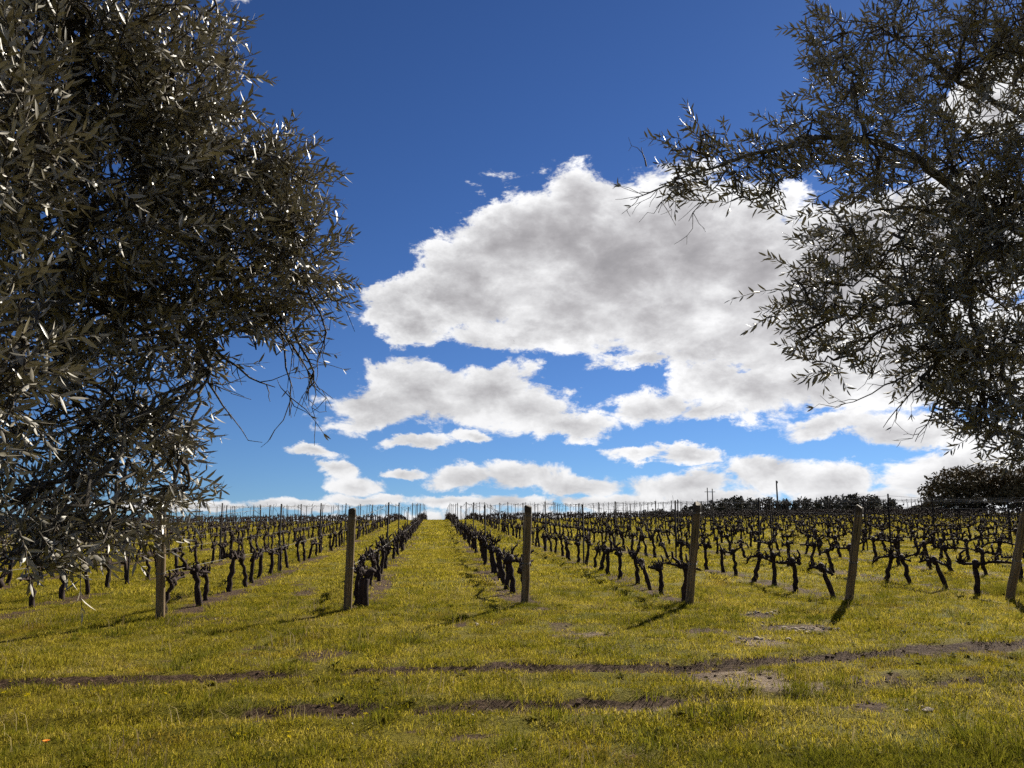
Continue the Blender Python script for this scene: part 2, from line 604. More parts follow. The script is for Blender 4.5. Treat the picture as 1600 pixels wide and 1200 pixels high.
def mat_wood_post():
    m, k = material('weathered_post_wood')
    oi = k.n('ShaderNodeObjectInfo').outputs['Random']
    pos = k.n('ShaderNodeTexCoord').outputs['Object']
    p = k.vmath('ADD', k.vmath('MULTIPLY', pos, (38, 38, 1.6)), k.vmath('SCALE', (7.0, 3.0, 11.0), oi))
    f = k.noise(p, 1.0, 6, .65, .3)
    big = k.noise(k.vmath('MULTIPLY', pos, (5, 5, 2.0)), 1.0, 3, .5)
    c = k.ramp(f, [(.25, (.040, .024, .012)), (.45, (.145, .096, .048)), (.62, (.25, .175, .095)), (.8, (.36, .27, .165))])
    c = k.mix(k.math('MULTIPLY', k.maprange(big, .4, .7), .55), c, (.10, .085, .035))
    sepz = k.n('ShaderNodeSeparateXYZ'); k.link(pos, sepz.inputs[0])
    band = k.maprange(k.math('ADD', sepz.outputs[2], k.math('MULTIPLY', k.noise(pos, 18.0, 3, .6), .12)), 1.46, 1.56)
    c = k.mix(k.math('MULTIPLY', band, .8), c, (.028, .020, .013))
    crack = k.maprange(k.noise(k.vmath('MULTIPLY', pos, (55, 55, .9)), 1.0, 2, .4, .5), .30, .36)
    c = k.mix(crack, (.018, .012, .008), c)
    finish(k, principled(k, c, .8, .25, bump(k, k.math('ADD', f, crack), .6, .008)))
    return m


def mat_leaf():
    m, k = material('olive_leaf')
    geo = k.n('ShaderNodeNewGeometry')
    pos = geo.outputs['Position']
    n = k.noise(pos, 6.0, 3, .6)
    isl = geo.outputs['Random Per Island']
    v = k.math('ADD', k.math('MULTIPLY', n, .5), k.math('MULTIPLY', isl, .5))
    top = k.ramp(v, [(.2, (.072, .064, .041)), (.55, (.155, .135, .088)), (.9, (.255, .218, .13))])
    under = k.ramp(v, [(.2, (.12, .108, .08)), (.8, (.27, .24, .18))])
    col = k.mix(geo.outputs['Backfacing'], top, under)
    d = principled(k, col, k.math('ADD', .42, k.math('MULTIPLY', geo.outputs['Backfacing'], .2)), .85)
    t = k.n('ShaderNodeBsdfTranslucent')
    k.link(k.mix(.3, top, (.10, .09, .02)), t.inputs[0])
    mx = k.n('ShaderNodeMixShader')
    mx.inputs[0].default_value = .06
    k.link(d, mx.inputs[1]); k.link(t.outputs[0], mx.inputs[2])
    finish(k, mx.outputs[0])
    return m


M_GROUND = mat_ground()
M_GRASS = mat_grass('meadow_grass', (.096, .092, .005), (.212, .177, .009), (.38, .302, .055), .60)
M_GREEN = mat_grass('lush_grass', (.045, .052, .004), (.10, .102, .007), (.19, .165, .02), .5)
M_STRAW = mat_grass('dry_straw', (.16, .12, .045), (.26, .20, .085), (.38, .31, .16), .25)
M_VINE = mat_bark('vine_bark', (.007, .0045, .004), (.058, .038, .032), spec=.12)
M_OLIVE = mat_bark('olive_bark', (.035, .030, .024), (.13, .115, .092), (14, 14, 4))
M_TWIG = mat_bark('olive_twig', (.035, .028, .020), (.10, .082, .060), (60, 60, 20))
M_LEAF = mat_leaf()
M_POST = mat_wood_post()
M_STEEL = mat_plain('rusted_steel', (.016, .013, .012), .85, .15, .4, 30)
M_WIRE = mat_plain('galvanised_wire', (.20, .19, .175), .6, .3, .3, 60)
M_TENDRIL = mat_plain('dried_tendril', (.018, .012, .010), .85, .1)
M_STONE = mat_plain('pale_stone', (.30, .25, .19), .9, .1, .35, 40)
M_CLOD = mat_plain('dark_mud', (.085, .055, .036), .95, .05, .6, 60)
M_YELLOW = mat_plain('yellow_petals', (.36, .275, .003), .9, .03, .15)
M_WHITE = mat_plain('white_petals', (.36, .34, .26), .9, .05, .1)
M_ORANGE = mat_plain('orange_petals', (.75, .22, .02), .6, .2, .15)
M_FARLEAF = mat_plain('broadleaf_foliage', (.115, .086, .042), .8, .12, .5, .5)
M_PINE = mat_plain('pine_foliage', (.055, .050, .034), .85, .1, .5, .3)
M_POLE = mat_plain('grey_pole_timber', (.07, .062, .055), .8, .2)
M_BIRD = mat_plain('dark_feathers', (.03, .028, .028), .8, .2)

# ------------------------------------------------------------------ ground
def grow(a, b, step, factor, limit):
    out, s = [a], step
    while out[-1] < b:
        s = min(s * factor, limit)
        out.append(out[-1] + s)
    return out


def build_ground():
    xr = grow(10.5, 5000, .09, 1.09, 600); xl = [-v for v in grow(9.0, 5000, .09, 1.09, 600)][::-1]
    xs = np.array(xl + list(np.arange(-9.0 + .075, 10.5, .075)) + xr)
    yn = [-v for v in grow(-2.2, 3000, .1, 1.12, 500)][::-1]
    ys = np.array(yn + list(np.arange(2.2 + .06, 15.5, .06)) + grow(15.5, 5500, .07, 1.03, 300))
    X, Y = np.meshgrid(xs, ys)
    Z = ground_z(X, Y)
    nx, ny = len(xs), len(ys)
    V = np.stack([X.ravel(), Y.ravel(), Z.ravel()], 1)
    i = np.arange(ny - 1)[:, None] * nx + np.arange(nx - 1)[None, :]
    i = i.ravel()
    F = np.stack([i, i + 1, i + nx + 1, i + nx], 1)
    me = np_mesh('ground', V, F, True, M_GROUND)
    a = me.attributes.new('bare', 'FLOAT', 'POINT')
    a.data.foreach_set('value', bare_mask(X.ravel(), Y.ravel()).astype(np.float32))
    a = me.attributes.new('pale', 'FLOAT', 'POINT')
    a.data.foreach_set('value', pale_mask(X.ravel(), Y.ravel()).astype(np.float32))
    o = link_obj('ground', me)
    tag(o, 'grassy vineyard ground rising gently to a crest with muddy wheel ruts', None, None, 'structure')


build_ground()

# ------------------------------------------------------------------ grass and small ground cover (uncountable)
LIB = bpy.data.collections.new('tuft_library')


def scatter(name, P, rot, scl, idx, meshes, label, cat):
    coll = bpy.data.collections.new(name + '_pieces')
    for i, me in enumerate(meshes):
        coll.objects.link(bpy.data.objects.new(f'{name}_piece_{i:02d}', me))
    me = bpy.data.meshes.new(name)
    me.vertices.add(len(P))
    me.vertices.foreach_set('co', np.asarray(P, np.float32).ravel())
    a = me.attributes.new('rot', 'FLOAT_VECTOR', 'POINT'); a.data.foreach_set('vector', np.asarray(rot, np.float32).ravel())
    a = me.attributes.new('scl', 'FLOAT', 'POINT'); a.data.foreach_set('value', np.asarray(scl, np.float32))
    a = me.attributes.new('idx', 'INT', 'POINT'); a.data.foreach_set('value', np.asarray(idx, np.int32))
    o = link_obj(name, me)
    ng = bpy.data.node_groups.new(name, 'GeometryNodeTree')
    ng.interface.new_socket('Geometry', in_out='INPUT', socket_type='NodeSocketGeometry')
    ng.interface.new_socket('Geometry', in_out='OUTPUT', socket_type='NodeSocketGeometry')
    N = ng.nodes
    gi, go = N.new('NodeGroupInput'), N.new('NodeGroupOutput')
    ci = N.new('GeometryNodeCollectionInfo')
    ci.inputs['Collection'].default_value = coll
    ci.inputs['Separate Children'].default_value = True
    ci.inputs['Reset Children'].default_value = True
    ip = N.new('GeometryNodeInstanceOnPoints')
    ip.inputs['Pick Instance'].default_value = True

    def attr(nm, dt):
        nd = N.new('GeometryNodeInputNamedAttribute')
        nd.data_type = dt
        nd.inputs['Name'].default_value = nm
        return nd.outputs['Attribute']
    L = ng.links
    L.new(gi.outputs[0], ip.inputs['Points']); L.new(ci.outputs[0], ip.inputs['Instance'])
    L.new(attr('idx', 'INT'), ip.inputs['Instance Index'])
    L.new(attr('rot', 'FLOAT_VECTOR'), ip.inputs['Rotation'])
    L.new(attr('scl', 'FLOAT'), ip.inputs['Scale'])
    L.new(ip.outputs[0], go.inputs[0])
    md = o.modifiers.new('scatter', 'NODES')
    md.node_group = ng
    tag(o, label, cat, None, 'stuff')
    return o


def tuft_mesh(name, n, rad, h0, h1, w, mat, lean=.6, seed=0, clump=False):
    r = np.random.default_rng(seed)
    V, F = [], []
    for i in range(n):
        a, q = r.uniform(0, 2 * math.pi), rad * math.sqrt(r.uniform())
        bx, by = q * math.cos(a), q * math.sin(a)
        h = r.uniform(h0, h1)
        d = r.uniform(0, 2 * math.pi) if not clump else a + r.normal(0, .5)
        ln = h * lean * r.uniform(.2, 1.3)
        dx, dy = math.cos(d), math.sin(d)
        f = r.uniform(0, 2 * math.pi)
        sx, sy = math.cos(f) * w * .5, math.sin(f) * w * .5
        k = len(V)
        V += [(bx - sx, by - sy, -.01), (bx + sx, by + sy, -.01),
              (bx + dx * ln * .3 - sx * .8, by + dy * ln * .3 - sy * .8, h * .6), (bx + dx * ln * .3 + sx * .8, by + dy * ln * .3 + sy * .8, h * .6),
              (bx + dx * ln, by + dy * ln, h * r.uniform(.8, 1.0))]
        F += [(k, k + 1, k + 3), (k, k + 3, k + 2), (k + 2, k + 3, k + 4)]
    return np_mesh(name, V, F, False, mat)


def rosette_mesh(name, seed):
    """low broadleaf weed"""
    r = np.random.default_rng(seed)
    V, F = [], []
    for i in range(11):
        a = i * 2.4 + r.normal(0, .2)
        L, w, up = r.uniform(.03, .065), r.uniform(.008, .014), r.uniform(.2, .9)
        c, s_ = math.cos(a), math.sin(a)
        k = len(V)
        for t, ww in ((0, .25), (.45, 1.0), (.8, .8)):
            for sg in (-1, 1):
                V.append((c * L * t - s_ * w * ww * sg, s_ * L * t + c * w * ww * sg, .004 + L * up * t * (1 - .35 * t)))
        V.append((c * L, s_ * L, L * up * .55))
        F += [(k, k + 1, k + 3), (k, k + 3, k + 2), (k + 2, k + 3, k + 5), (k + 2, k + 5, k + 4), (k + 4, k + 5, k + 6)]
    return np_mesh(name, V, F, False, M_GREEN)


def build_grass():
    T = []
    T += [tuft_mesh(f'short_tuft_{i}', 64, .115, .008, .034, .0038, M_GRASS, 1.9, 10 + i) for i in range(4)]      # 0-3
    T += [tuft_mesh(f'mid_tuft_{i}', 44, .11, .018, .055, .0040, M_GRASS, 1.3, 20 + i) for i in range(2)]          # 4-5
    T += [tuft_mesh(f'straw_tuft_{i}', 26, .12, .006, .034, .0042, M_STRAW, 2.6, 30 + i) for i in range(2)]        # 6-7
    T += [tuft_mesh(f'green_tuft_{i}', 46, .11, .03, .095, .0048, M_GREEN, 1.1, 40 + i, True) for i in range(3)]   # 8-10
    T += [tuft_mesh(f'tall_tuft_{i}', 46, .10, .10, .26, .0060, M_GREEN, .9, 50 + i, True) for i in range(2)]    # 11-12
    T += [tuft_mesh(f'far_tuft_{i}', 60, .27, .015, .055, .009, M_GRASS, 1.6, 60 + i) for i in range(3)]           # 13-15
    T += [tuft_mesh(f'farther_tuft_{i}', 60, .56, .02, .075, .022, M_GRASS, 1.6, 70 + i) for i in range(2)]       # 16-17
    T += [rosette_mesh(f'weed_{i}', 80 + i) for i in range(2)]                                                # 18-19
    T += [tuft_mesh(f'stalk_{i}', 7, .12, .08, .17, .004, M_STRAW, .5, 90 + i) for i in range(2)]                # 20-21
    P, S, I = [], [], []

    def fill(y0, y1, per_m2, kinds, probs, s0, s1, bare_cut=.42):
        xa, xb = -1.3 - y1 * .62, 1.6 + y1 * .90
        n = int((xb - xa) * (y1 - y0) * per_m2)
        x = rng.uniform(xa, xb, n); y = rng.uniform(y0, y1, n)
        ok = (x > -1.3 - y * .62) & (x < 1.6 + y * .90)
        x, y = x[ok], y[ok]
        b = bare_mask(x, y)
        ok = b + rng.normal(0, .27, len(x)) < bare_cut
        x, y = x[ok], y[ok]
        P.append(np.stack([x, y, ground_z(x, y)], 1))
        patch = .75 + .6 * fbm(x * .9, y * .9, 77)
        S.append(rng.uniform(s0, s1, len(x)) * patch)
        I.append(rng.choice(kinds, len(x), p=probs))
    near_k = [0, 1, 2, 3, 4, 5, 6, 7, 8, 18, 19, 20, 21]
    fill(1.0, 8.0, 110, near_k, [.17, .15, .15, .15, .09, .08, .05, .05, .06, .012, .012, .016, .010], .75, 1.25)
    fill(8.0, 15.0, 75, near_k, [.17, .15, .15, .15, .09, .08, .05, .05, .06, .012, .012, .016, .010], .9, 1.4)
    fill(15.0, 30.0, 16, [13, 14, 15], [.34, .33, .33], .8, 1.25)
    fill(30.0, 92.0, 3.2, [16, 17], [.5, .5], .8, 1.25, .6)
    # lush tall grass in the lower right corner, tussocks at the posts and in places
    def clump(cx, cy, rx, ry, n, kinds, s0, s1):
        x = cx + rng.normal(0, rx, n); y = cy + rng.normal(0, ry, n)
        ok = bare_mask(x, y) < .8
        x, y = x[ok], y[ok]
        P.append(np.stack([x, y, ground_z(x, y)], 1)); S.append(rng.uniform(s0, s1, len(x))); I.append(rng.choice(kinds, len(x)))
    for q in RUTS:
        for a_, b_ in zip(q[:-1], q[1:]):
            n = int((b_ - a_).length * 16)
            t_ = rng.uniform(0, 1, n)
            x = a_.x + (b_.x - a_.x) * t_; y = a_.y + (b_.y - a_.y) * t_ + rng.normal(0, .16, n)
            P.append(np.stack([x, y, ground_z(x, y)], 1)); S.append(rng.uniform(.4, .8, n)); I.append(rng.choice([0, 6, 7], n))
    for px, py, rx, ry, n, kinds, s in [
        (1480, 1195, .40, .16, 90, [8, 9, 10], .75), (1605, 1185, .18, .16, 26, [9, 10, 11], .6), (1320, 1205, .5, .15, 90, [8, 9, 10], .75),
        (1700, 1180, .35, .35, 60, [10, 11, 12], .75), (1200, 1190, .35, .15, 40, [8, 9], .65), (40, 1190, .3, .25, 60, [8, 9], .6), (1080, 1185, .5, .15, 60, [8, 9], .6),
        (1090, 972, .35, .22, 50, [8, 9, 10], .75), (985, 968, .3, .3, 42, [8, 9, 10], .7), (1268, 966, .28, .2, 42, [8, 9, 10], .75),
        (722, 968, .2, .12, 22, [8, 9], .75), (820, 950, .2, .25, 34, [8, 9], .75), (400, 985, .4, .25, 44, [8, 9], .6), (1595, 930, .25, .25, 44, [11, 12], .8),
        (1077, 948, .22, .15, 26, [8, 9], .8), (250, 968, .22, .15, 26, [4, 5, 8], .9), (543, 958, .22, .15, 26, [4, 5, 6], 1.0), (1326, 944, .2, .15, 22, [4, 5, 8], .9),
        (90, 985, .6, .4, 50, [8, 9], .55), (1280, 1080, .2, .12, 20, [8, 9], .7), (1210, 1050, .15, .1, 12, [8], .6),
    ]:
        c = ground_at(px, py)
        clump(c.x, c.y, rx, ry, n, kinds, s * .8, s * 1.25)
    for i, (rx_, ry_) in ROW_X.items():                                   # rougher growth along the vine strips
        if -6 < i < 9:
            n = 60
            y = rng.uniform(ry_, ry_ + 16, n); x = rx_ + rng.normal(0, .22, n)
            P.append(np.stack([x, y, ground_z(x, y)], 1)); S.append(rng.uniform(.7, 1.2, n)); I.append(rng.choice([4, 5, 6, 7, 8], n))
    P = np.concatenate(P); S = np.concatenate(S); I = np.concatenate(I)
    rot = np.zeros((len(P), 3)); rot[:, 2] = rng.uniform(0, 6.283, len(P)); rot[:, :2] = rng.normal(0, .08, (len(P), 2))
    scatter('grass', P, rot, S, I, T, 'short yellow-green grass covering the vineyard floor and headland', 'grass')
    return len(P)


n_tufts = build_grass()


def flower_mesh(name, mat, r=.011, h=.07, petals=6):
    V, F = [], []
    V.append((0, 0, h)); c = 0
    for i in range(petals):
        a = i * 2 * math.pi / petals
        V += [(r * math.cos(a - .35), r * math.sin(a - .35), h + .004), (r * 1.25 * math.cos(a), r * 1.25 * math.sin(a), h + .002), (r * math.cos(a + .35), r * math.sin(a + .35), h + .004)]
        k = 1 + 3 * i
        F += [(0, k, k + 1), (0, k + 1, k + 2)]
    me = np_mesh(name, V, F, False, mat)
    k = len(V)
    V2 = V + [(-.0015, 0, 0), (.0015, 0, 0), (.0012, 0, h), (-.0012, 0, h)]
    F2 = F + [(k, k + 1, k + 2), (k, k + 2, k + 3)]
    me = np_mesh(name, V2, F2, False, mat)
    me.materials.append(M_GREEN)
    for p in list(me.polygons)[-2:]:
        p.material_index = 1
    return me


def build_flowers():
    fl = [flower_mesh('yellow_flower', M_YELLOW), flower_mesh('white_flower', M_WHITE, .009, .05)]
    P, I, S = [], [], []
    n = 4200
    x = rng.uniform(-8, 12, n); y = rng.uniform(3.2, 16, n)
    keep = (fbm(x * .5, y * .5, 123) > .50) & (bare_mask(x, y) < .5)
    x, y = x[keep], y[keep]
    P.append(np.stack([x, y, ground_z(x, y)], 1)); I.append(rng.choice([0, 1], len(x), p=[.5, .5])); S.append(rng.uniform(.5, 1.0, len(x)))
    for px, py, n, sx in [(100, 1100, 10, .5), (75, 1090, 6, .3), (190, 1108, 5, .3), (415, 1073, 4, .2), (490, 1075, 3, .2), (1440, 1075, 14, .5), (1480, 1095, 10, .35), (540, 1128, 4, .3), (480, 1160, 10, .3), (300, 1170, 8, .6), (1400, 1000, 16, 1.0)]:
        c = ground_at(px, py)
        x = c.x + rng.normal(0, sx, n); y = c.y + rng.normal(0, .25, n)
        P.append(np.stack([x, y, ground_z(x, y)], 1)); I.append(np.zeros(n, int)); S.append(rng.uniform(.9, 1.5, n))
    P = np.concatenate(P); I = np.concatenate(I); S = np.concatenate(S)
    rot = rng.normal(0, .35, (len(P), 3)); rot[:, 2] = rng.uniform(0, 6.28, len(P))
    scatter('meadow_flowers', P, rot, S, I, fl, 'tiny yellow and white flowers scattered through the grass', 'flowers')
    # bright yellow bloom between the farther rows on the right
    B = []
    V, F = [], []
    for i in range(110):
        a = rng.uniform(0, 6.28, 3)
        c = rng.normal(0, 1, 3) * np.array([.17, .17, .10]) + np.array([0, 0, .30])
        u = np.array([math.cos(a[0]), math.sin(a[0]), rng.uniform(-.5, .5)]) * .035
        v = np.array([-math.sin(a[0]), math.cos(a[0]), rng.uniform(-.5, .9)]) * .035
        k = len(V)
        V += [c - u, c + v, c + u, c - v]
        F += [(k, k + 1, k + 2), (k, k + 2, k + 3)]
    bl = np_mesh('yellow_bloom', V, F, False, M_YELLOW)
    n = 110
    y = rng.uniform(26, 55, n)
    x = y * rng.uniform(.46, .80, n)
    keep = fbm(x * .25, y * .25, 44) > .47
    x, y = x[keep], y[keep]
    P = np.stack([x, y, ground_z(x, y) + .02], 1)
    rot = np.zeros((len(P), 3)); rot[:, 2] = rng.uniform(0, 6.28, len(P))
    scatter('yellow_blossom', P, rot, rng.uniform(.5, 1.3, len(P)), np.zeros(len(P), int), [bl], 'bright yellow weed flowers between the farther vine rows', 'flowers')


build_flowers()


def lump_mesh(name, mat, seed, flat=.6):
    r = np.random.default_rng(seed)
    import bmesh
    bm = bmesh.new()
    bmesh.ops.create_icosphere(bm, subdivisions=1, radius=1.0)
    for v in bm.verts:
        v.co *= r.uniform(.65, 1.2)
        v.co.z *= flat
    me = bpy.data.meshes.new(name)
    bm.to_mesh(me); bm.free()
    me.materials.append(mat)
    return me


def build_clods():
    P, S, I = [], [], []
    for i, r in enumerate(RUTS):
        for a, b in zip(r[:-1], r[1:]):
            n = int((b - a).length * 80)
            t = rng.uniform(0, 1, n)
            x = a.x + (b.x - a.x) * t + rng.normal(0, .05, n); y = a.y + (b.y - a.y) * t + rng.normal(0, .15, n)
            k = bare_mask(x, y) > .5
            x, y = x[k], y[k]
            P.append(np.stack([x, y, ground_z(x, y)], 1)); S.append(rng.gamma(1.6, .006, len(x)).clip(.004, .024)); I.append(rng.choice([0, 1, 2], len(x), p=[.52, .45, .03]))
    for c, rx, ry, s in SPOTS:
        n = int(70 * rx * ry * 4 * s)
        x = c.x + rng.normal(0, rx * .5, n); y = c.y + rng.normal(0, ry * .5, n)
        P.append(np.stack([x, y, ground_z(x, y)], 1)); S.append(rng.gamma(1.6, .006, n).clip(.004, .026)); I.append(rng.choice([0, 1, 2], n, p=[.5, .4, .1]))
    for px, py, sx, n in [(1265, 982, .25, 55), (1190, 957, .18, 22), (1190, 975, .15, 14), (750, 977, .12, 8), (1390, 967, .2, 10), (1430, 1110, .1, 6), (1425, 915, .1, 4), (1190, 1000, .2, 16)]:
        c = ground_at(px, py)
        x = c.x + rng.normal(0, sx, n); y = c.y + rng.normal(0, sx * .45, n)
        P.append(np.stack([x, y, ground_z(x, y) + .008], 1)); S.append(rng.gamma(2.5, .010, n).clip(.008, .05)); I.append(np.full(n, 2))
    P = np.concatenate(P); S = np.concatenate(S); I = np.concatenate(I)
    rot = rng.normal(0, .3, (len(P), 3)); rot[:, 2] = rng.uniform(0, 6.28, len(P))
    scatter('gravel', P, rot, S, I, [lump_mesh('mud_clod_a', M_CLOD, 1, .7), lump_mesh('mud_clod_b', M_CLOD, 2, .55), lump_mesh('pale_pebble', M_STONE, 3, .5)],
            'dark mud clods and pale pebbles in the wheel ruts and bare patches', 'gravel')


build_clods()

# ------------------------------------------------------------------ vine rows
ORD = {1: 'first', 2: 'second', 3: 'third', 4: 'fourth', 5: 'fifth', 6: 'sixth', 7: 'seventh', 8: 'eighth', 9: 'ninth', 10: 'tenth'}


def ordinal(n):
    if n in ORD: return ORD[n]
    return f"{n}{'th' if 10 <= n % 100 <= 20 else {1: 'st', 2: 'nd', 3: 'rd'}.get(n % 10, 'th')}"


def row_phrase(i):
    return f"{ordinal(abs(i))} row {'right' if i > 0 else 'left'} of the grassy aisle"


N_VAR = 16


def vine_variant(seed):
    """returns trunk, [arm, arm], spur lists as (origin, direction, length) per arm"""
    r = np.random.default_rng(500 + seed)
    h = r.uniform(.49, .57)
    lean = np.array([r.uniform(-.12, .01), r.normal(.01, .055)])
    pts, rad = [], []
    wob = r.normal(0, .013, (8, 2))
    for i in range(8):
        t = i / 7
        bend = t ** 1.4
        pts.append((lean[0] * bend + wob[i][0] * (0 < i < 7), lean[1] * bend + wob[i][1] * (0 < i < 7), -.06 + (h + .06) * t))
        rad.append(.041 * (1.22 - .42 * t + (.28 if i == 7 else 0) + (.22 if i == 0 else 0)) * r.uniform(.86, 1.14))
    tb = Builder()
    tb.tube(pts, rad, 8, .16, r)
    head = np.array(pts[-1])
    # knuckled head
    tb.tube([head + (-.035, -.05, -.05), head + (0, 0, .02), head + (.03, .05, .05)], [.045, .062, .035], 7, .25, r)
    arms, spurs = [], []
    for s in (-1, 1):
        L = r.uniform(.40, .62) if r.uniform() < .88 else r.uniform(.2, .35)
        rise = r.uniform(.0, .16)
        ap, ar = [], []
        cur = head + np.array([0, 0, -.015])
        n = 6
        dirv = np.array([r.normal(0, .15), s * 1.0, r.uniform(.02, .28)])
        for i in range(n):
            ap.append(cur.copy())
            ar.append((.028 - .012 * i / (n - 1)) * r.uniform(.8, 1.25))
            dirv = dirv + np.array([r.normal(0, .14), 0, r.normal(0, .12) - .02 * i])
            cur = cur + dirv / np.linalg.norm(dirv) * L / (n - 1)
        b = Builder()
        b.tube(ap, ar, 7, .22, r)
        sp = []
        for q in range(r.integers(6, 10)):
            t = r.uniform(.15, 1.0) * (n - 1)
            i0 = min(int(t), n - 2)
            o = ap[i0] + (ap[i0 + 1] - ap[i0]) * (t - i0)
            d = np.array([r.normal(0, .35), r.normal(0, .45), 1.0]); d /= np.linalg.norm(d)
            sp.append((o, d, r.uniform(.05, .14) if r.uniform() < .88 else r.uniform(.16, .28)))
            if r.uniform() < .5:       # knuckle under the spur
                b.tube([o + (0, 0, -.015), o + d * .035], [.026, .018], 5, .2, r)
        arms.append(b); spurs.append(sp)
    return tb, arms, spurs


def spur_mesh(seed):
    """unit-length pruned spur, along +Z"""
    r = np.random.default_rng(900 + seed)
    b = Builder()
    k = r.normal(0, .12, (3, 2))
    b.tube([(0, 0, -.1), (k[0][0], k[0][1], .3), (k[1][0], k[1][1], .65), (k[2][0] * 1.6, k[2][1] * 1.6, 1.0)], [.16, .11, .085, .07], 5, .15, r)
    if seed % 2:
        b.tube([(k[0][0], k[0][1], .3), (k[0][0] + .2, k[0][1] - .1, .5), (k[0][0] + .26, k[0][1] - .2, .8)], [.09, .07, .06], 5, .1, r)
    return b


VAR = [vine_variant(i) for i in range(N_VAR)]
SPUR_B = [spur_mesh(i) for i in range(4)]
SPUR_ME = [b.mesh(f'spur_{i}', M_VINE) for i, b in enumerate(SPUR_B)]


def spur_matrix(o, d, L, roll):
    q = Vector(d).to_track_quat('Z', 'Y')
    return Matrix.Translation(Vector(o)) @ (q.to_matrix().to_4x4() @ Matrix.Rotation(roll, 4, 'Z') @ Matrix.Scale(L, 4))


VAR_ME = []          # trunk, arms with and without joined spurs, as meshes; plus one joined array for the far rows
for vi, (tb, arms, spurs) in enumerate(VAR):
    r = np.random.default_rng(vi)
    plain = [a.mesh(f'arm_{vi}', M_VINE) for a in arms]
    joined, far = [], [tb.arrays()]
    mats = []
    for a, sp in zip(arms, spurs):
        b = Builder()
        b.add(*a.arrays())
        ms = []
        for q, (o, d, L) in enumerate(sp):
            M = spur_matrix(o, d, L, r.uniform(0, 6.28))
            si = int(r.integers(0, 4))
            ms.append((M, si))
            V, F = SPUR_B[si].arrays()
            A = np.array(M)
            b.add(V @ A[:3, :3].T + A[:3, 3], F)
        mats.append(ms)
        joined.append(b.mesh(f'arm_spurred_{vi}', M_VINE))
        far.append(b.arrays())
    fb_ = Builder()
    for V, F in far: fb_.add(V, F)
    VAR_ME.append((tb.mesh(f'trunk_{vi}', M_VINE), plain, joined, mats, fb_.arrays()))

# where every vine and steel post stands
VINE_GAP, POST_GAP = 1.02, 7.14
vines, stakes = [], []
FIRST = {-2: .38, -1: .75, 1: .55, 2: .35, 3: .55, 4: .5}
for i, (rx_, ry_) in ROW_X.items():
    r = np.random.default_rng(3000 + i)
    y0 = ry_ + FIRST.get(i, r.uniform(.4, 1.0))
    k = 0
    while y0 + k * VINE_GAP < 112:
        y = y0 + k * VINE_GAP + r.normal(0, .07)
        miss = r.uniform() < .035 and k > 2
        if not miss:
            vines.append((i, k + 1, rx_ + r.normal(0, .05), y, int(r.integers(0, N_VAR)), r.uniform(0, 1), r.uniform(.9, 1.1), r.normal(0, .08)))
        k += 1
    off = {1: 9.6, 2: 8.6, 3: 8.8, 4: 9.4, -1: 9.0, -2: 8.2}.get(i, r.uniform(4.0, 8.6))
    k = 0
    while ry_ + off + k * POST_GAP < 125:
        stakes.append((i, k + 1, rx_ + r.normal(0, .02), ry_ + off + k * POST_GAP + .2, r.normal(0, .018), r.normal(0, .018), r.uniform(1.60, 1.80)))
        k += 1


gz_fill([v[2] for v in vines], [v[3] for v in vines])
gz_fill([v[2] for v in stakes], [v[3] for v in stakes])


def in_view(x, y, h):
    p = np.array([[x, y, gz(x, y)], [x, y, gz(x, y) + h]])
    X, Y, D = project(p)
    return D[0] > .5 and X.max() > -25 and X.min() < 1625, D[0]


def split_by_view(items, h, most):
    seen, rest = [], []
    for it in items:
        v, d = in_view(it[2], it[3], h)
        (seen if v else rest).append((d, it))
    seen.sort(key=lambda a: a[0])
    return [a[1] for a in seen[:most]], [a[1] for a in seen[most:]] + [a[1] for a in rest if a[0] < 70]


big, small = split_by_view(vines, .7, 300)
for n, (i, k, x, y, vi, flip, s, yaw) in enumerate(big):
    e = empty('grapevine', (x, y, gz(x, y)))
    e.rotation_euler = (0, 0, yaw + (math.pi if flip > .72 else 0))
    e.scale = (s, s, s * random.uniform(.93, 1.07))
    tag(e, f'bare pruned vine, {ordinal(k)} from the track in the {row_phrase(i)}', 'grapevine', 'pruned grapevines in rows')
    trunk_me, plain, joined, mats, _ = VAR_ME[vi]
    link_obj('trunk', trunk_me, e)
    for a in range(2):
        if n < 70:
            arm = link_obj('arm', plain[a], e)
            for M, si in mats[a]:
                link_obj('spur', SPUR_ME[si], arm, M=M)
        else:
            link_obj('arm', joined[a], e)
b = Builder()
for (i, k, x, y, vi, flip, s, yaw) in small:
    V, F = VAR_ME[vi][4]
    a = yaw + (math.pi if flip > .72 else 0)
    c_, s_ = math.cos(a) * s, math.sin(a) * s
    W = np.stack([V[:, 0] * c_ - V[:, 1] * s_ + x, V[:, 0] * s_ + V[:, 1] * c_ + y, V[:, 2] * s + gz(x, y)], 1)
    b.add(W, F)
tag(link_obj('far_grapevines', b.mesh('far_grapevines', M_VINE)), 'dense mass of far bare vines along the crest', 'grapevines', None, 'stuff')


def stake_arrays(h, sides=3):
    """Y-section steel post"""
    w, t = .023, .005
    prof = []
    for j in range(3):
        a = j * 2 * math.pi / 3 + .4
        c, s = math.cos(a), math.sin(a)
        prof += [(c * w - s * -t, s * w + c * -t), (c * w - s * t, s * w + c * t)]
        a2 = a + math.pi / 3
        prof.append((math.cos(a2) * t * 2, math.sin(a2) * t * 2))
    n = len(prof)
    V = [(p[0], p[1], z) for z in (-.15, h) for p in prof]
    F = []
    for j in range(n):
        q = (j + 1) % n
        F += [(j, q, n + q), (j, n + q, n + j)]
    V.append((0, 0, h + .002))
    F += [(n + j, n + (j + 1) % n, 2 * n) for j in range(n)]
    return np.array(V), np.array(F)


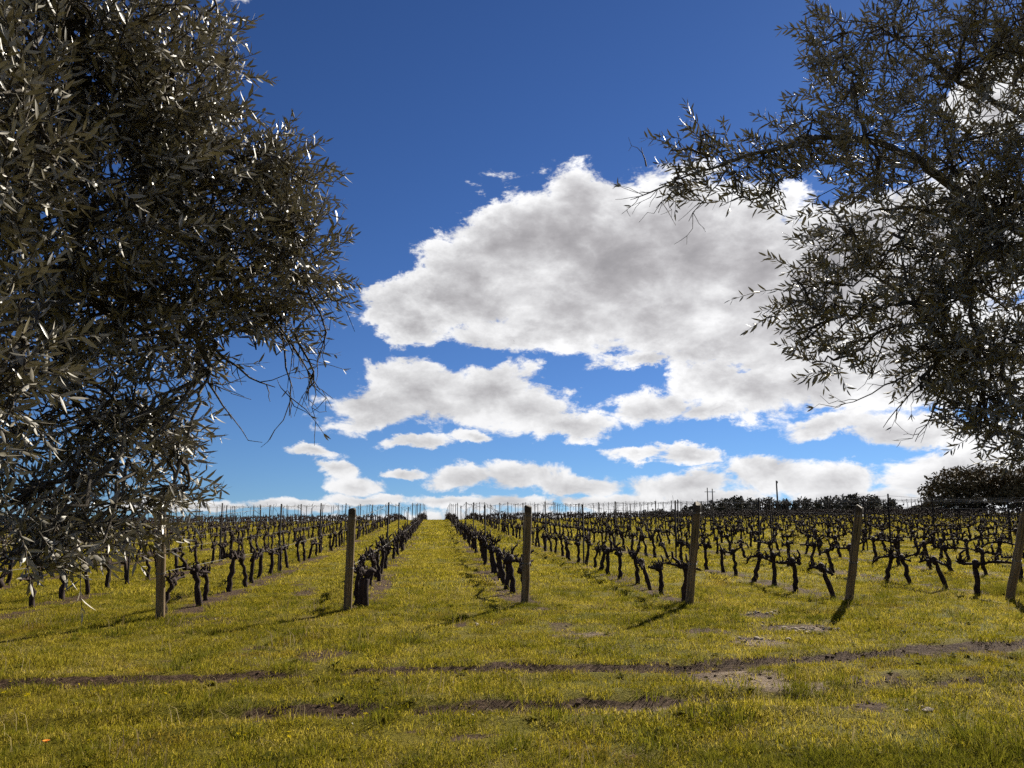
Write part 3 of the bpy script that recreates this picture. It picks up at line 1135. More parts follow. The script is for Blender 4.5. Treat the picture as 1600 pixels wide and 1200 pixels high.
SV, SF = stake_arrays(1.0)
STAKE_ME = np_mesh('steel_post', SV, SF, False, M_STEEL)
near_stakes, far_stakes = split_by_view(stakes, 1.7, 290)
TOPS = {}
for (i, k, x, y, lx, ly, h) in stakes:
    TOPS.setdefault(i, []).append((x + lx * h, y + ly * h, gz(x, y) + h))
for (i, k, x, y, lx, ly, h) in near_stakes:
    o = link_obj('steel_post', STAKE_ME)
    o.location = (x, y, gz(x, y))
    o.rotation_euler = (-ly, lx, 0)
    o.scale = (1, 1, h)
    tag(o, f'thin dark steel post, {ordinal(k)} along the {row_phrase(i)}', 'post', 'steel trellis posts in the vine rows')
b = Builder()
for (i, k, x, y, lx, ly, h) in far_stakes:
    W = SV.copy(); W[:, 2] *= h
    W[:, 0] += lx * W[:, 2]; W[:, 1] += ly * W[:, 2]
    b.add(W + np.array([x, y, gz(x, y)]), SF)
tag(link_obj('far_steel_posts', b.mesh('far_steel_posts', M_STEEL, False)), 'far thin steel posts standing along the crest', 'posts', None, 'stuff')

# wooden end posts, leaning out over the headland
POST_LOOK = {
    -2: 'weathered wooden end post half behind the olive branches, hanging wire near its top',
    -1: 'straight weathered end post beside a dark stump, just left of the grassy aisle',
    1: 'weathered end post just right of the grassy aisle, dark band at its top',
    2: 'weathered end post leaning outward, first vine of the second row close on its left',
    3: 'brown end post leaning right, splayed vine arm reaching it from the left',
    4: 'brown end post at the right picture edge casting a shadow on the grass',
    -3: 'weathered end post hidden behind the low olive branches',
}
POST_TOP = {}
for i, look in POST_LOOK.items():
    rx_, ry_ = ROW_X[i]
    z = gz(rx_, ry_)
    r = np.random.default_rng(80 + i)
    e = empty('end_post', (rx_, ry_, z))
    al = {-2: .20, -1: .20, 1: .22, 2: .25, 3: .28, 4: .30, -3: .2}[i]
    e.rotation_euler = (al, {3: .05, 4: .06}.get(i, .015), r.uniform(-.1, .1))
    tag(e, look, 'post', 'wooden end posts of the rows')
    H = 1.57 + r.uniform(-.03, .03)
    b = Builder()
    zs = np.linspace(-.3, H, 14)
    rad = .061 * (1.06 - .08 * (zs / H)) * r.uniform(.985, 1.015, 14)
    b.tube([(r.normal(0, .003), r.normal(0, .003), q) for q in zs] + [(0, 0, H + .012)], list(rad) + [rad[-1] * .86], 18, .018, r)
    link_obj('shaft', b.mesh('shaft', M_POST), e)
    for hz in (H - .13, .66):
        b = Builder()
        ang = np.linspace(0, 4.2 * math.pi, 40)
        rr = float(np.interp(hz, zs, rad)) + .003
        b.tube([(math.cos(a) * rr, math.sin(a) * rr, hz + (a - 6.5) * .0022) for a in ang], .0028, 4, 0, r)
        link_obj('wire_tie', b.mesh('wire_tie', M_WIRE), e)
    if i == -2:
        b = Builder()
        b.tube([(.06, -.02, H - .12), (.10, -.03, H - .06), (.15, -.03, H - .16), (.09, -.05, H - .26), (.05, -.07, H - .22)], .003, 4)
        b.tube([(0, -.07, H - .1), (-.03, -.09, H - .25), (.03, -.085, H - .45), (-.01, -.08, H - .75)], .0025, 4)
        link_obj('loose_wire', b.mesh('loose_wire', M_WIRE), e)
    bpy.context.view_layer.update()
    POST_TOP[i] = (e.matrix_world @ Vector((0, .05, H - .13)), e.matrix_world @ Vector((0, .05, .66)))

# trellis wires, one top wire and one cordon wire for each row
for i in sorted(ROW_X):
    if not (-9 <= i <= 16): continue
    r = np.random.default_rng(4000 + i)
    tops = [np.array(t) for t in TOPS[i] if t[1] < 120]
    if i in POST_TOP:
        start, low = np.array(POST_TOP[i][0]), np.array(POST_TOP[i][1])
    else:
        x, y = ROW_X[i]
        start, low = np.array([x, y, gz(x, y) + 1.5]), np.array([x, y, gz(x, y) + .64])
    pts = [start]
    for t in tops:
        p0, p1 = pts[-1], t - np.array([0, 0, .05])
        for q in (.25, .5, .75):
            pts.append(p0 + (p1 - p0) * q - np.array([0, 0, .05 * 4 * q * (1 - q)]))
        pts.append(p1)
    b = Builder(); b.tube(pts, .0032, 3, 0, r, False)
    w = link_obj('trellis_wire', b.mesh('trellis_wire', M_WIRE))
    tag(w, f'thin top trellis wire strung along the {row_phrase(i)}', 'wire', 'top trellis wires')
    # curled dry tendrils left hanging on the wire
    b = Builder()
    P = np.array(pts)
    for j in range(int(150 + 60 * (i > 1))):
        s = r.uniform(0, 1) ** 1.2 * (len(P) - 2)
        j0 = int(s)
        o = P[j0] + (P[j0 + 1] - P[j0]) * (s - j0)
        L = r.uniform(.04, .20)
        d = np.array([r.normal(0, .5), r.normal(0, 1), r.normal(-.2, .8)]); d /= np.linalg.norm(d)
        e2 = r.normal(0, .4, 3)
        b.tube([o, o + d * L * .5 + e2 * L * .3, o + d * L + e2 * L * .1], [.005, .005, .003], 3, 0, r, False)
    t = link_obj('tendrils', b.mesh('tendrils', M_TENDRIL), w)
    t['kind'] = 'stuff'
    lowp = [low] + [np.array([tt[0], tt[1], gz(tt[0], tt[1]) + .60]) for tt in tops]
    b = Builder(); b.tube(lowp, .0032, 3, 0, r, False)
    w2 = link_obj('trellis_wire', b.mesh('cordon_wire', M_WIRE))
    tag(w2, f'low cordon wire through the vine heads of the {row_phrase(i)}', 'wire', 'cordon wires')

# sawn vine stump beside the second post
c = _posts[1]
sx, sy = c.x + .20, c.y + .35
e = empty('vine_stump', (sx, sy, gz(sx, sy)))
tag(e, 'dark sawn-off vine stump close beside an end post left of the aisle', 'stump')
r = np.random.default_rng(5)
b = Builder(); b.tube([(0, 0, -.08), (.01, 0, .1), (.0, .01, .25), (.01, 0, .43), (.012, 0, .45)], [.095, .08, .075, .078, .06], 11, .09, r)
link_obj('trunk', b.mesh('stump_trunk', M_VINE), e)
b = Builder(); b.tube([(.02, .03, .4), (.06, .05, .52), (.10, .08, .57), (.17, .12, .54)], [.05, .055, .045, .02], 7, .25, r)
link_obj('knot', b.mesh('stump_knot', M_VINE), e)

# ------------------------------------------------------------------ olive trees
LEAF_V = np.array([(0, 0, 0), (.30, .5, .10), (.30, 0, 0), (.30, -.5, .10), (.68, .42, .10), (.68, 0, 0), (.68, -.42, .10), (1.0, 0, 0)])
LEAF_F = np.array([(0, 2, 1), (0, 3, 2), (1, 2, 5), (1, 5, 4), (2, 3, 6), (2, 6, 5), (4, 5, 7), (5, 6, 7)])


def leaf_mesh(name, aspect, droop):
    V = LEAF_V.copy()
    V[:, 2] = V[:, 2] * aspect - droop * V[:, 0] ** 2
    V[:, 1] *= aspect
    return np_mesh(name, V, LEAF_F, True, M_LEAF)


def unit(v):
    return v / (math.sqrt(v[0] * v[0] + v[1] * v[1] + v[2] * v[2]) + 1e-9)


def bez(p0, p1, sag, n, r, wob):
    p0, p1 = np.array(p0, float), np.array(p1, float)
    L = np.linalg.norm(p1 - p0)
    out = []
    for i in range(n):
        t = i / (n - 1)
        p = p0 + (p1 - p0) * t + np.array([0, 0, sag * L * 4 * t * (1 - t)])
        if 0 < i < n - 1: p = p + r.normal(0, wob * L, 3)
        out.append(p)
    return out


def olive_tree(label, base, fork_h, trunk_r, lobes, extra_limbs, seed, leaf_len, bare_twigs, sprigs=()):
    """lobes: picture x, y, half sizes in picture units, depth, half depth, number of shoots"""
    r = np.random.default_rng(seed)
    root = empty('olive_tree', base)
    base = np.array(base)
    tag(root, label, 'tree')
    inv = -base
    fork = base + np.array([0, 0, fork_h])
    b = Builder()
    tp = [base + np.array([r.normal(0, .04), r.normal(0, .04), z]) for z in np.linspace(-.2, fork_h + .1, 9)]
    b.tube([p + inv for p in tp], [trunk_r * (1.55 - .75 * (j / 8) ** .5) * r.uniform(.92, 1.08) for j in range(9)], 14, .10, r)
    link_obj('trunk', b.mesh('olive_trunk', M_OLIVE), root)
    skel = []                                              # points shoots may grow from
    twig = Builder()
    LP, LD, LL = [], [], []                                # leaves: foot, direction, length

    def leaf(p, d, L):
        LP.append(p); LD.append(d); LL.append(L)

    def shoot(o, d, L, dense=1.0):
        pts = [o]
        cur, dd = o.copy(), d.copy()
        n = 5
        for j in range(n):
            dd = unit(dd + np.array([0, 0, -.10]) + r.normal(0, .10, 3))
            cur = cur + dd * L / n
            pts.append(cur.copy())
        twig.tube([p + inv for p in pts], np.linspace(.0030, .0012, n + 1), 3, 0, r, False)
        P = np.array(pts)
        m = int(L / .021 * dense)
        ph = r.uniform(0, 6.28)
        for q in range(m):
            t = (q + .6) / m * n
            j0 = min(int(t), n - 1)
            p = P[j0] + (P[j0 + 1] - P[j0]) * (t - j0)
            ax = unit(P[j0 + 1] - P[j0])
            u = unit(cross(ax, (.3, .2, 1.0))); v = cross(ax, u)
            ph += math.pi / 2 + r.normal(0, .25)
            for sgn in (0, math.pi):
                if r.uniform() < .10: continue
                w = u * math.cos(ph + sgn) + v * math.sin(ph + sgn)
                sp = r.uniform(.55, 1.15)
                leaf(p, unit(ax * math.cos(sp) + w * math.sin(sp)), leaf_len * r.uniform(.65, 1.2) * (1.0 - .25 * abs(2 * t / n - 1) ** 2))
        twig_end = pts[-1]
        leaf(twig_end, dd, leaf_len * .7)

    limbs = []
    main = []
    for (pp, r0, r1) in extra_limbs:
        b = Builder()
        P = [fork] + [np.array(at(*p)) for p in pp]
        Q = []
        for j in range(len(P) - 1):                        # smooth path through the points
            p0, p1, p2, p3 = P[max(j - 1, 0)], P[j], P[j + 1], P[min(j + 2, len(P) - 1)]
            for t in (0, .25, .5, .75):
                Q.append(.5 * (2 * p1 + (p2 - p0) * t + (2 * p0 - 5 * p1 + 4 * p2 - p3) * t * t + (3 * p1 - p0 - 3 * p2 + p3) * t ** 3) + r.normal(0, .008, 3))
        Q.append(P[-1])
        b.tube([p + inv for p in Q], np.linspace(r0, r1, len(Q)) * r.uniform(.9, 1.1, len(Q)), 8, .10, r)
        limbs.append(b)
        main += list(zip(Q, np.linspace(r0, r1, len(Q))))
    MP = np.array([m[0] for m in main]); MR = np.array([m[1] for m in main])
    for (px, py, rx, ry, dep, rd, ns) in lobes:
        C = np.array(at(px, py, dep))
        size = np.array([rx * dep / FPX, rd, ry * dep / FPX])
        # limb from the fork to the lobe
        j = int(np.argmin(np.linalg.norm(MP - C, axis=1) + .25 * np.linalg.norm(MP - fork, axis=1)))
        path = bez(MP[j], C, .06, 9, r, .03)
        b = Builder()
        b.tube([p + inv for p in path], np.linspace(min(MR[j] * .7, .018), .006, 9), 6, .08, r)
        limbs.append(b)
        pts = list(path[5:])
        RM = np.array(Matrix.Rotation(-YAW, 3, 'Z'))
        for q in range(max(4, ns // 9)):
            u = unit(r.normal(0, 1, 3)) * r.uniform(.35, .95)
            T = C + RM @ (u * size)
            s0 = path[r.integers(5, 9)]
            br = bez(s0, T, .06, 6, r, .05)
            twig.tube([p + inv for p in br], np.linspace(.010, .0035, 6), 4, .1, r, False)
            pts += br[2:]
        pts = np.array(pts)
        skel.append(pts)
        for q in range(ns):
            u = unit(r.normal(0, 1, 3)) * (r.uniform(.25, 1.0) ** .55 if r.uniform() < .86 else r.uniform(1.0, 1.28))
            T = C + RM @ (u * size)
            dist = np.linalg.norm(pts - T, axis=1)
            s0 = pts[np.argmin(dist)]
            L = r.uniform(.12, .27)
            out = unit(RM @ (u * size) + (T - fork) * .12 + r.normal(0, .30, 3) * np.linalg.norm(size) + np.array([0, 0, .05]))
            st = T - out * L * .6
            if np.linalg.norm(st - s0) > .05:
                br = bez(s0, st, .04, 4, r, .05)
                twig.tube([p + inv for p in br], np.linspace(.0045, .003, 4), 3, 0, r, False)
            shoot(st, out, L)
    for (pp, forks) in bare_twigs:
        P = [np.array(at(*p)) for p in pp]
        Q = []
        for a, c2 in zip(P[:-1], P[1:]):
            Q += bez(a, c2, 0, 4, r, .04)[:-1]
        Q.append(P[-1])
        twig.tube([p + inv for p in Q], np.linspace(.006, .0018, len(Q)), 4, 0, r, False)
        for f in range(forks):
            j = int(r.integers(1, len(Q) - 1))
            ax = unit(Q[j + 1] - Q[j - 1]) if j + 1 < len(Q) else unit(Q[j] - Q[j - 1])
            d = unit(ax + r.normal(0, .65, 3))
            L = r.uniform(.06, .22)
            E = bez(Q[j], Q[j] + d * L, -.04, 4, r, .06)
            twig.tube([p + inv for p in E], np.linspace(.0028, .0012, 4), 3, 0, r, False)
            if r.uniform() < .5:
                E2 = bez(E[2], E[2] + unit(d + r.normal(0, .8, 3)) * L * .5, 0, 3, r, .05)
                twig.tube([p + inv for p in E2], np.linspace(.002, .001, 3), 3, 0, r, False)
            if r.uniform() < .25:
                for _ in range(3): leaf(E[-1], unit(d + r.normal(0, .5, 3)), leaf_len * .7)
    for (p0, p1, dense) in sprigs:
        A, B_ = np.array(at(*p0)), np.array(at(*p1))
        shoot(A, unit(B_ - A), np.linalg.norm(B_ - A), dense)
    for b in limbs:
        link_obj('branch', b.mesh('olive_branch', M_OLIVE), root)
    crown = link_obj('crown', twig.mesh('olive_twigs', M_TWIG), root)
    # leaves: the 300 that show largest as parts, the rest as one
    LP, LD, LL = map(np.array, (LP, LD, LL))
    upv = r.normal(0, .5, LP.shape); upv[:, 2] = 1.0
    side = np.cross(LD, upv); side /= np.linalg.norm(side, axis=1)[:, None]
    nrm = np.cross(LD, side)
    a = r.normal(0, 1.0, len(LP))[:, None]
    LS = side * np.cos(a) + nrm * np.sin(a)
    LN = np.cross(LD, LS)
    X, Y, D = project(LP + LD * LL[:, None] * .5)
    cell = {}
    for q in np.where((X > 5) & (X < 1595) & (Y > 5) & (Y < 1195))[0]:
        key = (int(X[q] // 14), int(Y[q] // 14))
        if key not in cell or D[q] < D[cell[key]]: cell[key] = q
    front = np.array(list(cell.values()))
    view = np.array(CAM_M @ Vector((0, 0, -1)))
    face = .35 + np.abs(LN[front] @ view)
    front = front[np.argsort(-(LL[front] / D[front]) * face)][:300]
    own = np.zeros(len(LL), bool); own[front] = True
    asp = r.uniform(.16, .24, len(LL)); drp = r.uniform(-.05, .28, len(LL))
    ii = np.where(~own)[0]
    T = np.broadcast_to(LEAF_V, (len(ii), 8, 3)).copy()
    T[:, :, 2] = T[:, :, 2] * asp[ii][:, None] - drp[ii][:, None] * T[:, :, 0] ** 2
    T[:, :, 1] *= asp[ii][:, None]
    T *= LL[ii][:, None, None]
    W = LP[ii][:, None, :] + inv + T[:, :, 0:1] * LD[ii][:, None, :] + T[:, :, 1:2] * LS[ii][:, None, :] + T[:, :, 2:3] * LN[ii][:, None, :]
    F = (LEAF_F[None] + (np.arange(len(ii)) * 8)[:, None, None]).reshape(-1, 3)
    fo = link_obj('foliage', np_mesh('olive_foliage', W.reshape(-1, 3), F, True, M_LEAF), crown)
    fo['kind'] = 'stuff'
    kinds = [leaf_mesh(f'olive_leaf_{j}', a, d) for j, (a, d) in enumerate([(.17, .05), (.20, .18), (.23, .0), (.19, .28)])]
    for q in front:
        M = Matrix.Identity(4)
        for c2, v in enumerate((LD[q], LS[q], LN[q])):
            for rr in range(3): M[rr][c2] = v[rr] * LL[q]
        for rr in range(3): M[rr][3] = LP[q][rr] + inv[rr]
        link_obj('leaf', kinds[int(r.integers(0, 4))], crown, M=M)
    return len(LL)


lb = at(-330, 600, 3.1); lb = (lb.x, lb.y, gz(lb.x, lb.y) - .02)
nl = olive_tree('large grey-green olive tree filling the left side, low branches hanging in front of the posts', lb, 1.15, .16, [
    (120, 90, 170, 150, 2.7, .55, 286), (270, 150, 110, 120, 3.0, .45, 162), (320, 30, 55, 60, 3.5, .25, 24), (355, 95, 28, 22, 3.5, .12, 6),
    (330, 290, 150, 90, 3.1, .5, 160), (450, 270, 60, 48, 3.3, .3, 43), (470, 390, 60, 85, 3.3, .35, 75), (380, 420, 110, 90, 3.2, .45, 98),
    (130, 330, 170, 150, 2.7, .6, 236), (190, 500, 190, 95, 3.0, .6, 217), (430, 480, 60, 40, 3.3, .25, 27), (90, 640, 130, 110, 2.8, .6, 98),
    (200, 690, 110, 70, 3.0, .4, 56), (265, 655, 50, 45, 3.1, .25, 19), (270, 760, 48, 30, 2.9, .2, 16), (80, 780, 120, 55, 2.6, .4, 60), (150, 820, 110, 35, 2.6, .3, 26), (50, 855, 70, 30, 2.3, .2, 13),
    (20, 200, 60, 220, 2.1, .25, 86), (10, 560, 50, 150, 2.0, .2, 41),
    (-200, 350, 200, 330, 3.2, .9, 158), (60, -250, 330, 190, 3.2, .8, 136), (-150, 780, 130, 130, 2.9, .5, 31), (-420, 250, 250, 350, 3.4, 1.0, 115),
], [([(-330, 420, 3.1), (-120, 430, 3.1), (60, 440, 3.0), (200, 455, 3.1), (290, 500, 3.1), (330, 575, 3.15)], .05, .008),
    ([(-330, 430, 3.1), (-100, 300, 3.0), (80, 230, 2.9), (250, 215, 3.0), (400, 250, 3.2)], .05, .006)],
    21, .060,
    [([(400, 470, 3.2), (440, 520, 3.25), (455, 600, 3.25), (452, 650, 3.25)], 6), ([(430, 500, 3.3), (470, 560, 3.3), (500, 610, 3.3)], 9), ([(460, 520, 3.25), (490, 580, 3.25), (478, 625, 3.25)], 8),
     ([(300, 560, 3.1), (340, 620, 3.1), (362, 655, 3.1)], 4), ([(330, 540, 3.1), (390, 590, 3.15), (430, 605, 3.2)], 4), ([(470, 420, 3.3), (520, 470, 3.3), (535, 468, 3.3)], 4), ([(230, 640, 3.0), (270, 700, 3.0)], 3),
     ([(480, 450, 3.3), (510, 520, 3.3), (500, 560, 3.3)], 8)],
    [((110, 830, 2.4), (150, 950, 2.35), .8), ((60, 830, 2.3), (110, 905, 2.3), .8), ((130, 850, 2.45), (190, 870, 2.4), .9), ((30, 830, 2.2), (70, 900, 2.15), .9), ((250, 770, 2.9), (315, 800, 2.85), 1.0),
     ((310, 570, 3.1), (352, 640, 3.1), .35), ((340, 20, 3.5), (392, 95, 3.5), .8), ((330, 20, 3.5), (385, 20, 3.5), .9)])

rb = at(1790, 600, 5.6); rb = (rb.x, rb.y, gz(rb.x, rb.y) - .02)
nr = olive_tree('dark olive tree against the sun on the right, long branch reaching out over the sky', rb, 1.6, .20, [
    (1400, 60, 130, 85, 5.3, .6, 74), (1330, 130, 75, 80, 5.2, .4, 48), (1290, 60, 40, 60, 5.3, .3, 16), (1500, 110, 120, 90, 5.2, .7, 104), (1570, 60, 70, 100, 5.1, .5, 100),
    (1260, 215, 65, 50, 5.1, .35, 37), (1190, 245, 55, 36, 5.0, .3, 24), (1090, 225, 55, 26, 4.9, .25, 16), (1060, 275, 38, 30, 4.9, .2, 13), (1150, 290, 40, 22, 4.9, .2, 6), (1205, 300, 25, 20, 4.9, .15, 5),
    (1370, 250, 110, 70, 5.1, .6, 70), (1490, 260, 120, 90, 5.1, .8, 121), (1570, 330, 60, 120, 5.0, .7, 190), (1310, 380, 70, 60, 5.0, .45, 43), (1410, 370, 100, 80, 5.0, .6, 74), (1510, 430, 90, 80, 5.0, .8, 121),
    (1260, 460, 45, 40, 4.9, .3, 20), (1330, 500, 70, 55, 4.9, .4, 37), (1260, 530, 35, 30, 4.9, .2, 8), (1430, 480, 80, 60, 4.9, .5, 48), (1310, 560, 45, 22, 4.9, .2, 8), (1470, 560, 70, 60, 4.9, .5, 47),
    (1550, 560, 70, 70, 4.9, .6, 138), (1540, 640, 60, 40, 4.8, .4, 57), (1440, 610, 35, 25, 4.9, .2, 5), (1590, 690, 40, 30, 4.7, .25, 22),
    (1720, 320, 170, 320, 5.3, 1.0, 163), (1500, -200, 300, 160, 5.4, .9, 91), (1900, 250, 220, 350, 5.8, 1.1, 121),
], [([(1790, 450, 5.6), (1600, 365, 5.2), (1520, 320, 5.1), (1450, 260, 5.05), (1390, 228, 5.05), (1300, 215, 5.0), (1200, 235, 4.95), (1110, 262, 4.9), (1030, 290, 4.9)], .048, .003),
    ([(1790, 430, 5.6), (1620, 330, 5.3), (1520, 335, 5.1), (1430, 325, 5.1), (1360, 330, 5.0)], .038, .006),
    ([(1790, 560, 5.6), (1600, 560, 5.1), (1480, 530, 4.95), (1430, 470, 4.9), (1410, 410, 4.9)], .045, .006),
    ([(1790, 380, 5.6), (1620, 200, 5.2), (1500, 130, 5.2), (1400, 60, 5.3)], .036, .006)],
    33, .078,
    [([(1470, 560, 4.9), (1400, 595, 4.9), (1340, 625, 4.9), (1312, 632, 4.9)], 7), ([(1450, 580, 4.9), (1410, 630, 4.9), (1380, 668, 4.9)], 8), ([(1480, 600, 4.9), (1455, 650, 4.9), (1430, 690, 4.9)], 5),
     ([(1400, 510, 4.9), (1375, 550, 4.9), (1358, 590, 4.9)], 2), ([(1040, 290, 4.9), (1005, 305, 4.9), (985, 312, 4.9)], 7), ([(1140, 260, 4.9), (1110, 300, 4.9), (1076, 346, 4.9)], 5), ([(1050, 300, 4.9), (1025, 325, 4.9)], 5),
     ([(1290, 80, 5.3), (1268, 55, 5.3), (1252, 32, 5.3)], 1), ([(1560, 640, 4.8), (1535, 700, 4.75)], 3), ([(1010, 260, 4.9), (1002, 230, 4.9)], 1), ([(1600, 650, 4.7), (1580, 740, 4.65)], 5)],
    [((1230, 455, 4.9), (1132, 440, 4.9), .55), ((1250, 470, 4.9), (1158, 500, 4.9), .6), ((1290, 530, 4.9), (1222, 535, 4.9), .6), ((1300, 560, 4.9), (1285, 605, 4.9), .7), ((1545, 660, 4.75), (1485, 695, 4.7), .7), ((1600, 690, 4.7), (1560, 730, 4.65), .7),
     ((1150, 280, 4.9), (1135, 330, 4.9), .4), ((1060, 290, 4.9), (1050, 332, 4.9), .5), ((1300, 570, 4.9), (1335, 597, 4.9), .6)])

# ------------------------------------------------------------------ far trees, poles, birds
def leaf_cloud(centres, n, size, seed):
    """many small leaf-clump faces spread through lobes: (centre, radii)"""
    r = np.random.default_rng(seed)
    V, F, k = [], [], 0
    w = np.array([c[1][0] * c[1][2] for c in centres]); w = w / w.sum()
    for c, m in zip(centres, (w * n).astype(int)):
        u = r.normal(0, 1, (m, 3)); u /= np.linalg.norm(u, axis=1)[:, None]
        u *= (r.uniform(.15, 1.0, m) ** .45 * (1 + .16 * np.sin(u[:, 0] * 9 + u[:, 2] * 7)))[:, None]
        P = np.array(c[0]) + u * np.array(c[1])
        a = r.normal(0, 1, (m, 3)); a /= np.linalg.norm(a, axis=1)[:, None]
        b_ = np.cross(a, r.normal(0, 1, (m, 3))); b_ /= np.linalg.norm(b_, axis=1)[:, None]
        s = size * r.uniform(.5, 1.4, m)[:, None]
        Q = np.stack([P - a * s, P + b_ * s * .6, P + a * s, P - b_ * s * .6], 1).reshape(-1, 3)
        V.append(Q)
        i = np.arange(m)[:, None] * 4 + k
        F.append(np.concatenate([i + np.array([[0, 1, 2]]), i + np.array([[0, 2, 3]])]))
        k += 4 * m
    return np.concatenate(V), np.concatenate(F)


def far_tree(name, label, px, dep, lobes, n, size, seed, mat, trunk_r):
    """lobes in picture units at that depth"""
    p = at(px, 806, dep)
    base = np.array([p.x, p.y, gz(p.x, p.y)])
    e = empty(name, base)
    tag(e, label, 'tree', 'big trees past the vineyard edge')
    cs = []
    for (lx, ly, rx, ry, rd, dd) in lobes:
        c2 = np.array(at(lx, ly, dep + dd)) - base
        cs.append((c2, (rx * dep / FPX, rd, ry * dep / FPX)))
    r = np.random.default_rng(seed)
    b = Builder()
    top = cs[0][0] * .6
    b.tube([(0, 0, -.6), (.1, 0, 1.0), top], [trunk_r, trunk_r * .8, trunk_r * .5], 8, .1, r)
    for c2, _ in cs:
        b.tube(bez(top, c2, .06, 5, r, .04), np.linspace(trunk_r * .5, trunk_r * .12, 5), 5, .1, r)
    link_obj('trunk', b.mesh('tree_trunk', M_OLIVE), e)
    V, F = leaf_cloud(cs, n, size, seed)
    link_obj('crown', np_mesh('tree_crown', V, F, False, mat), e)


far_tree('spreading_tree', 'broad dark tree with layered crown past the far end of the vines', 1530, 78, [
    (1500, 752, 44, 22, 3.0, 0), (1470, 768, 30, 16, 2.4, 0), (1545, 745, 40, 20, 3.0, .5), (1530, 775, 60, 20, 3.0, 0), (1460, 788, 20, 12, 1.8, 0), (1500, 792, 40, 12, 2.2, 0), (1570, 765, 30, 24, 2.5, 0)], 9000, .17, 3, M_FARLEAF, .28)
far_tree('spreading_tree', 'dark tree at the picture edge half behind the olive branches', 1630, 74, [
    (1610, 752, 40, 26, 2.6, 0), (1640, 745, 44, 30, 3.0, 0), (1590, 778, 30, 18, 2.2, 0), (1660, 775, 50, 26, 3.0, 0)], 6000, .17, 4, M_FARLEAF, .25)
far_tree('spreading_tree', 'low dark bushy tree between the wood and the broad tree', 1440, 120, [
    (1440, 797, 16, 8, 2.0, 0), (1425, 800, 12, 5, 1.6, 0), (1455, 794, 12, 9, 1.6, 0)], 2200, .2, 5, M_FARLEAF, .15)

# pine wood on the skyline: reads as one mass
r = np.random.default_rng(9)
V_, F_, k0 = [], [], 0
bt = Builder()
for j in range(96):
    px = 1010 + 400 * (j / 95) + r.normal(0, 3)
    dep = 190 + r.uniform(-10, 40)
    topy = np.interp(px, [1010, 1070, 1100, 1150, 1230, 1290, 1340, 1380, 1400, 1412], [803, 796, 789, 781, 783, 780, 774, 778, 786, 799]) + r.normal(0, 2.8)
    c = np.array(at(px, topy, dep))
    g = float(base_z(c[0], c[1]))
    H = max(3.0, c[2] - g)
    lobes = []
    w = r.uniform(1.2, 2.0)
    for q in range(5):
        t = q / 4
        lobes.append((np.array([c[0] + r.normal(0, .25), c[1] + r.normal(0, .3), c[2] - .7 - 5.5 * t]), (w * (.55 + .6 * t), w, 1.1)))
    V, F = leaf_cloud(lobes, 420, .34, 200 + j)
    V_.append(V); F_.append(F + k0); k0 += len(V)
    bt.tube([(c[0], c[1], g - .5), (c[0], c[1], c[2] - 1)], [.16, .06], 5, 0, r)
V, F = bt.arrays()
V_.append(V); F_.append(F + k0)
tag(link_obj('pine_wood', np_mesh('pine_wood', np.concatenate(V_), np.concatenate(F_), False, M_PINE)), 'dark pine wood along the skyline behind the vines', 'wood', None, 'stuff')


def pole(label, px, ytop, dep, rad, kind):
    p = at(px, ytop, dep)
    g = gz(p.x, p.y)
    e = empty('utility_pole', (p.x, p.y, g))
    tag(e, label, 'pole')
    H = p.z - g
    b = Builder()
    b.tube([(0, 0, -.5), (0, 0, H * .5), (0, 0, H)], [rad, rad * .9, rad * .75], 8, .03)
    if kind == 'double':
        b2 = Builder()
        b2.tube([(1.6, 0, -.5), (1.6, 0, H * .5), (1.6, 0, H - .3)], [rad, rad * .9, rad * .75], 8, .03)
        link_obj('mast', b2.mesh('mast', M_POLE), e)
        b3 = Builder()
        b3.tube([(-.9, 0, H - 1.3), (2.5, 0, H - 1.3)], [.10, .10], 6)
        link_obj('crossarm', b3.mesh('crossarm', M_POLE), e)
    else:
        b3 = Builder()
        b3.tube([(-.02, 0, H - .35), (.10, 0, H - .2), (.1, 0, H - .05)], [.03, .03, .04], 6)
        link_obj('bracket', b3.mesh('bracket', M_POLE), e)
    link_obj('mast', b.mesh('mast', M_POLE), e)


pole('tall single pole rising above the pine wood on the skyline', 1213, 751, 70, .085, 'single')
pole('pair of joined power poles on the skyline left of the pine wood', 1105, 762, 240, .20, 'double')


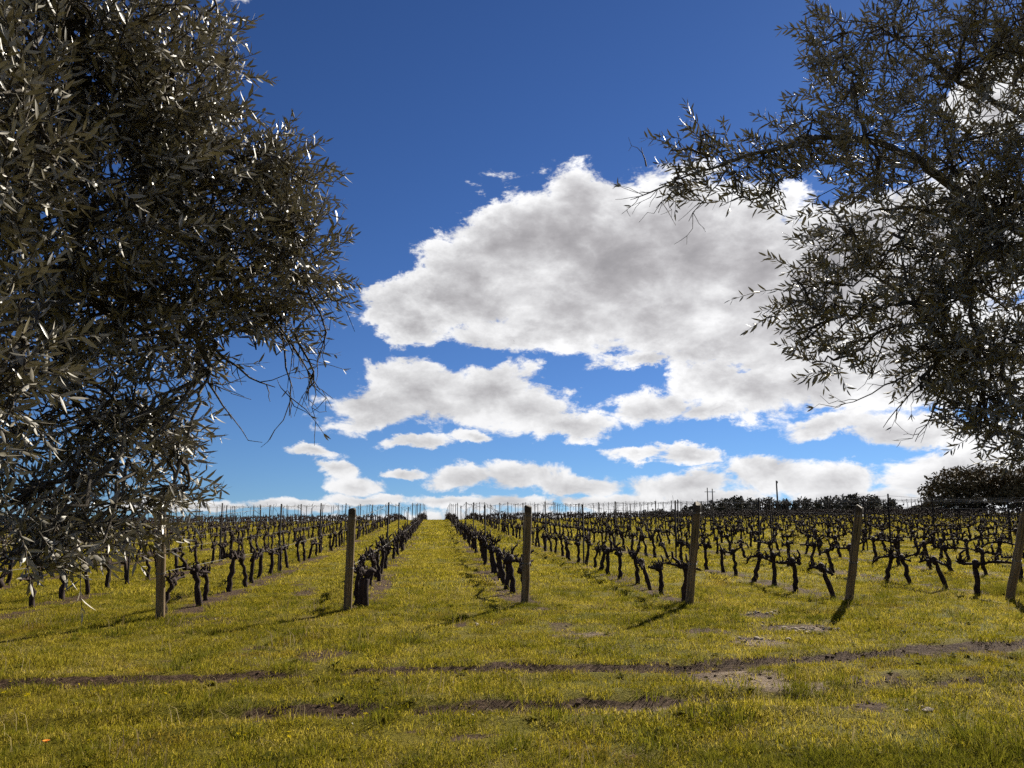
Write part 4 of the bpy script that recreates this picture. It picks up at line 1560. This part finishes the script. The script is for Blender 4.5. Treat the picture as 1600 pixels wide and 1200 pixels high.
def bird(label, px, py, dep, span, bank):
    p = at(px, py, dep)
    V = [(0, -.30, 0), (.05, 0, .03), (-.05, 0, .03), (0, 0, -.05), (0, .20, .02), (.06, .34, 0), (-.06, .34, 0)]
    F = [(0, 1, 2), (0, 3, 1), (0, 2, 3), (1, 4, 2), (1, 3, 4), (2, 4, 3), (4, 5, 6)]
    for s in (-1, 1):
        k = len(V)
        V += [(s * .04, -.10, .02), (s * .04, .12, .02), (s * .45, -.06, .16), (s * .42, .10, .15), (s * 1.0, .10, .05), (s * .45, .02, .18)]
        F += [(k, k + 1, k + 3), (k, k + 3, k + 2), (k + 2, k + 3, k + 4), (k, k + 5, k + 1), (k + 2, k + 4, k + 5)]
    V = np.array(V) * span * .5
    o = link_obj('bird', np_mesh('bird', V, F, False, M_BIRD))
    o.location = p
    o.rotation_euler = (.1, bank, 1.1)
    tag(o, label, 'bird', 'birds against the big cloud')


bird('tiny dark bird against the lower edge of the big cloud', 803, 533, 110, .42, .3)
bird('tiny dark bird against the grey middle of the big cloud', 1034, 480, 120, .55, -.2)

# orange flower at the bottom edge
c = ground_at(68, 1190)
e = empty('marigold', (c.x, c.y, gz(c.x, c.y)))
tag(e, 'single orange flower in the grass at the bottom left corner', 'flower')
b = Builder(); b.tube([(0, 0, -.02), (.004, 0, .06), (.002, .004, .115)], [.0022, .002, .002], 5)
link_obj('stem', b.mesh('flower_stem', M_GREEN), e)
b = Builder(); b.tube([(.002, .004, .113), (.002, .004, .119)], [.008, .006], 8)
link_obj('flower_head', b.mesh('flower_centre', M_ORANGE), e)
PV = np.array([(0, -.003, 0), (0, .003, 0), (.016, .0055, .004), (.016, -.0055, .004), (.024, 0, .002)])
pet = np_mesh('petal', PV, [(0, 3, 2), (0, 2, 1), (3, 4, 2)], False, M_ORANGE)
for j in range(12):
    link_obj('petal', pet, e, M=Matrix.Translation((.002, .004, .117)) @ Matrix.Rotation(j * math.pi / 6, 4, 'Z') @ Matrix.Rotation(-.25, 4, 'Y'))

print('tufts', n_tufts, 'leaves', nl, nr, 'vines', len(big), len(small), 'stakes', len(near_stakes), len(far_stakes), 'spacing', SPACING, ROW_END_Y)
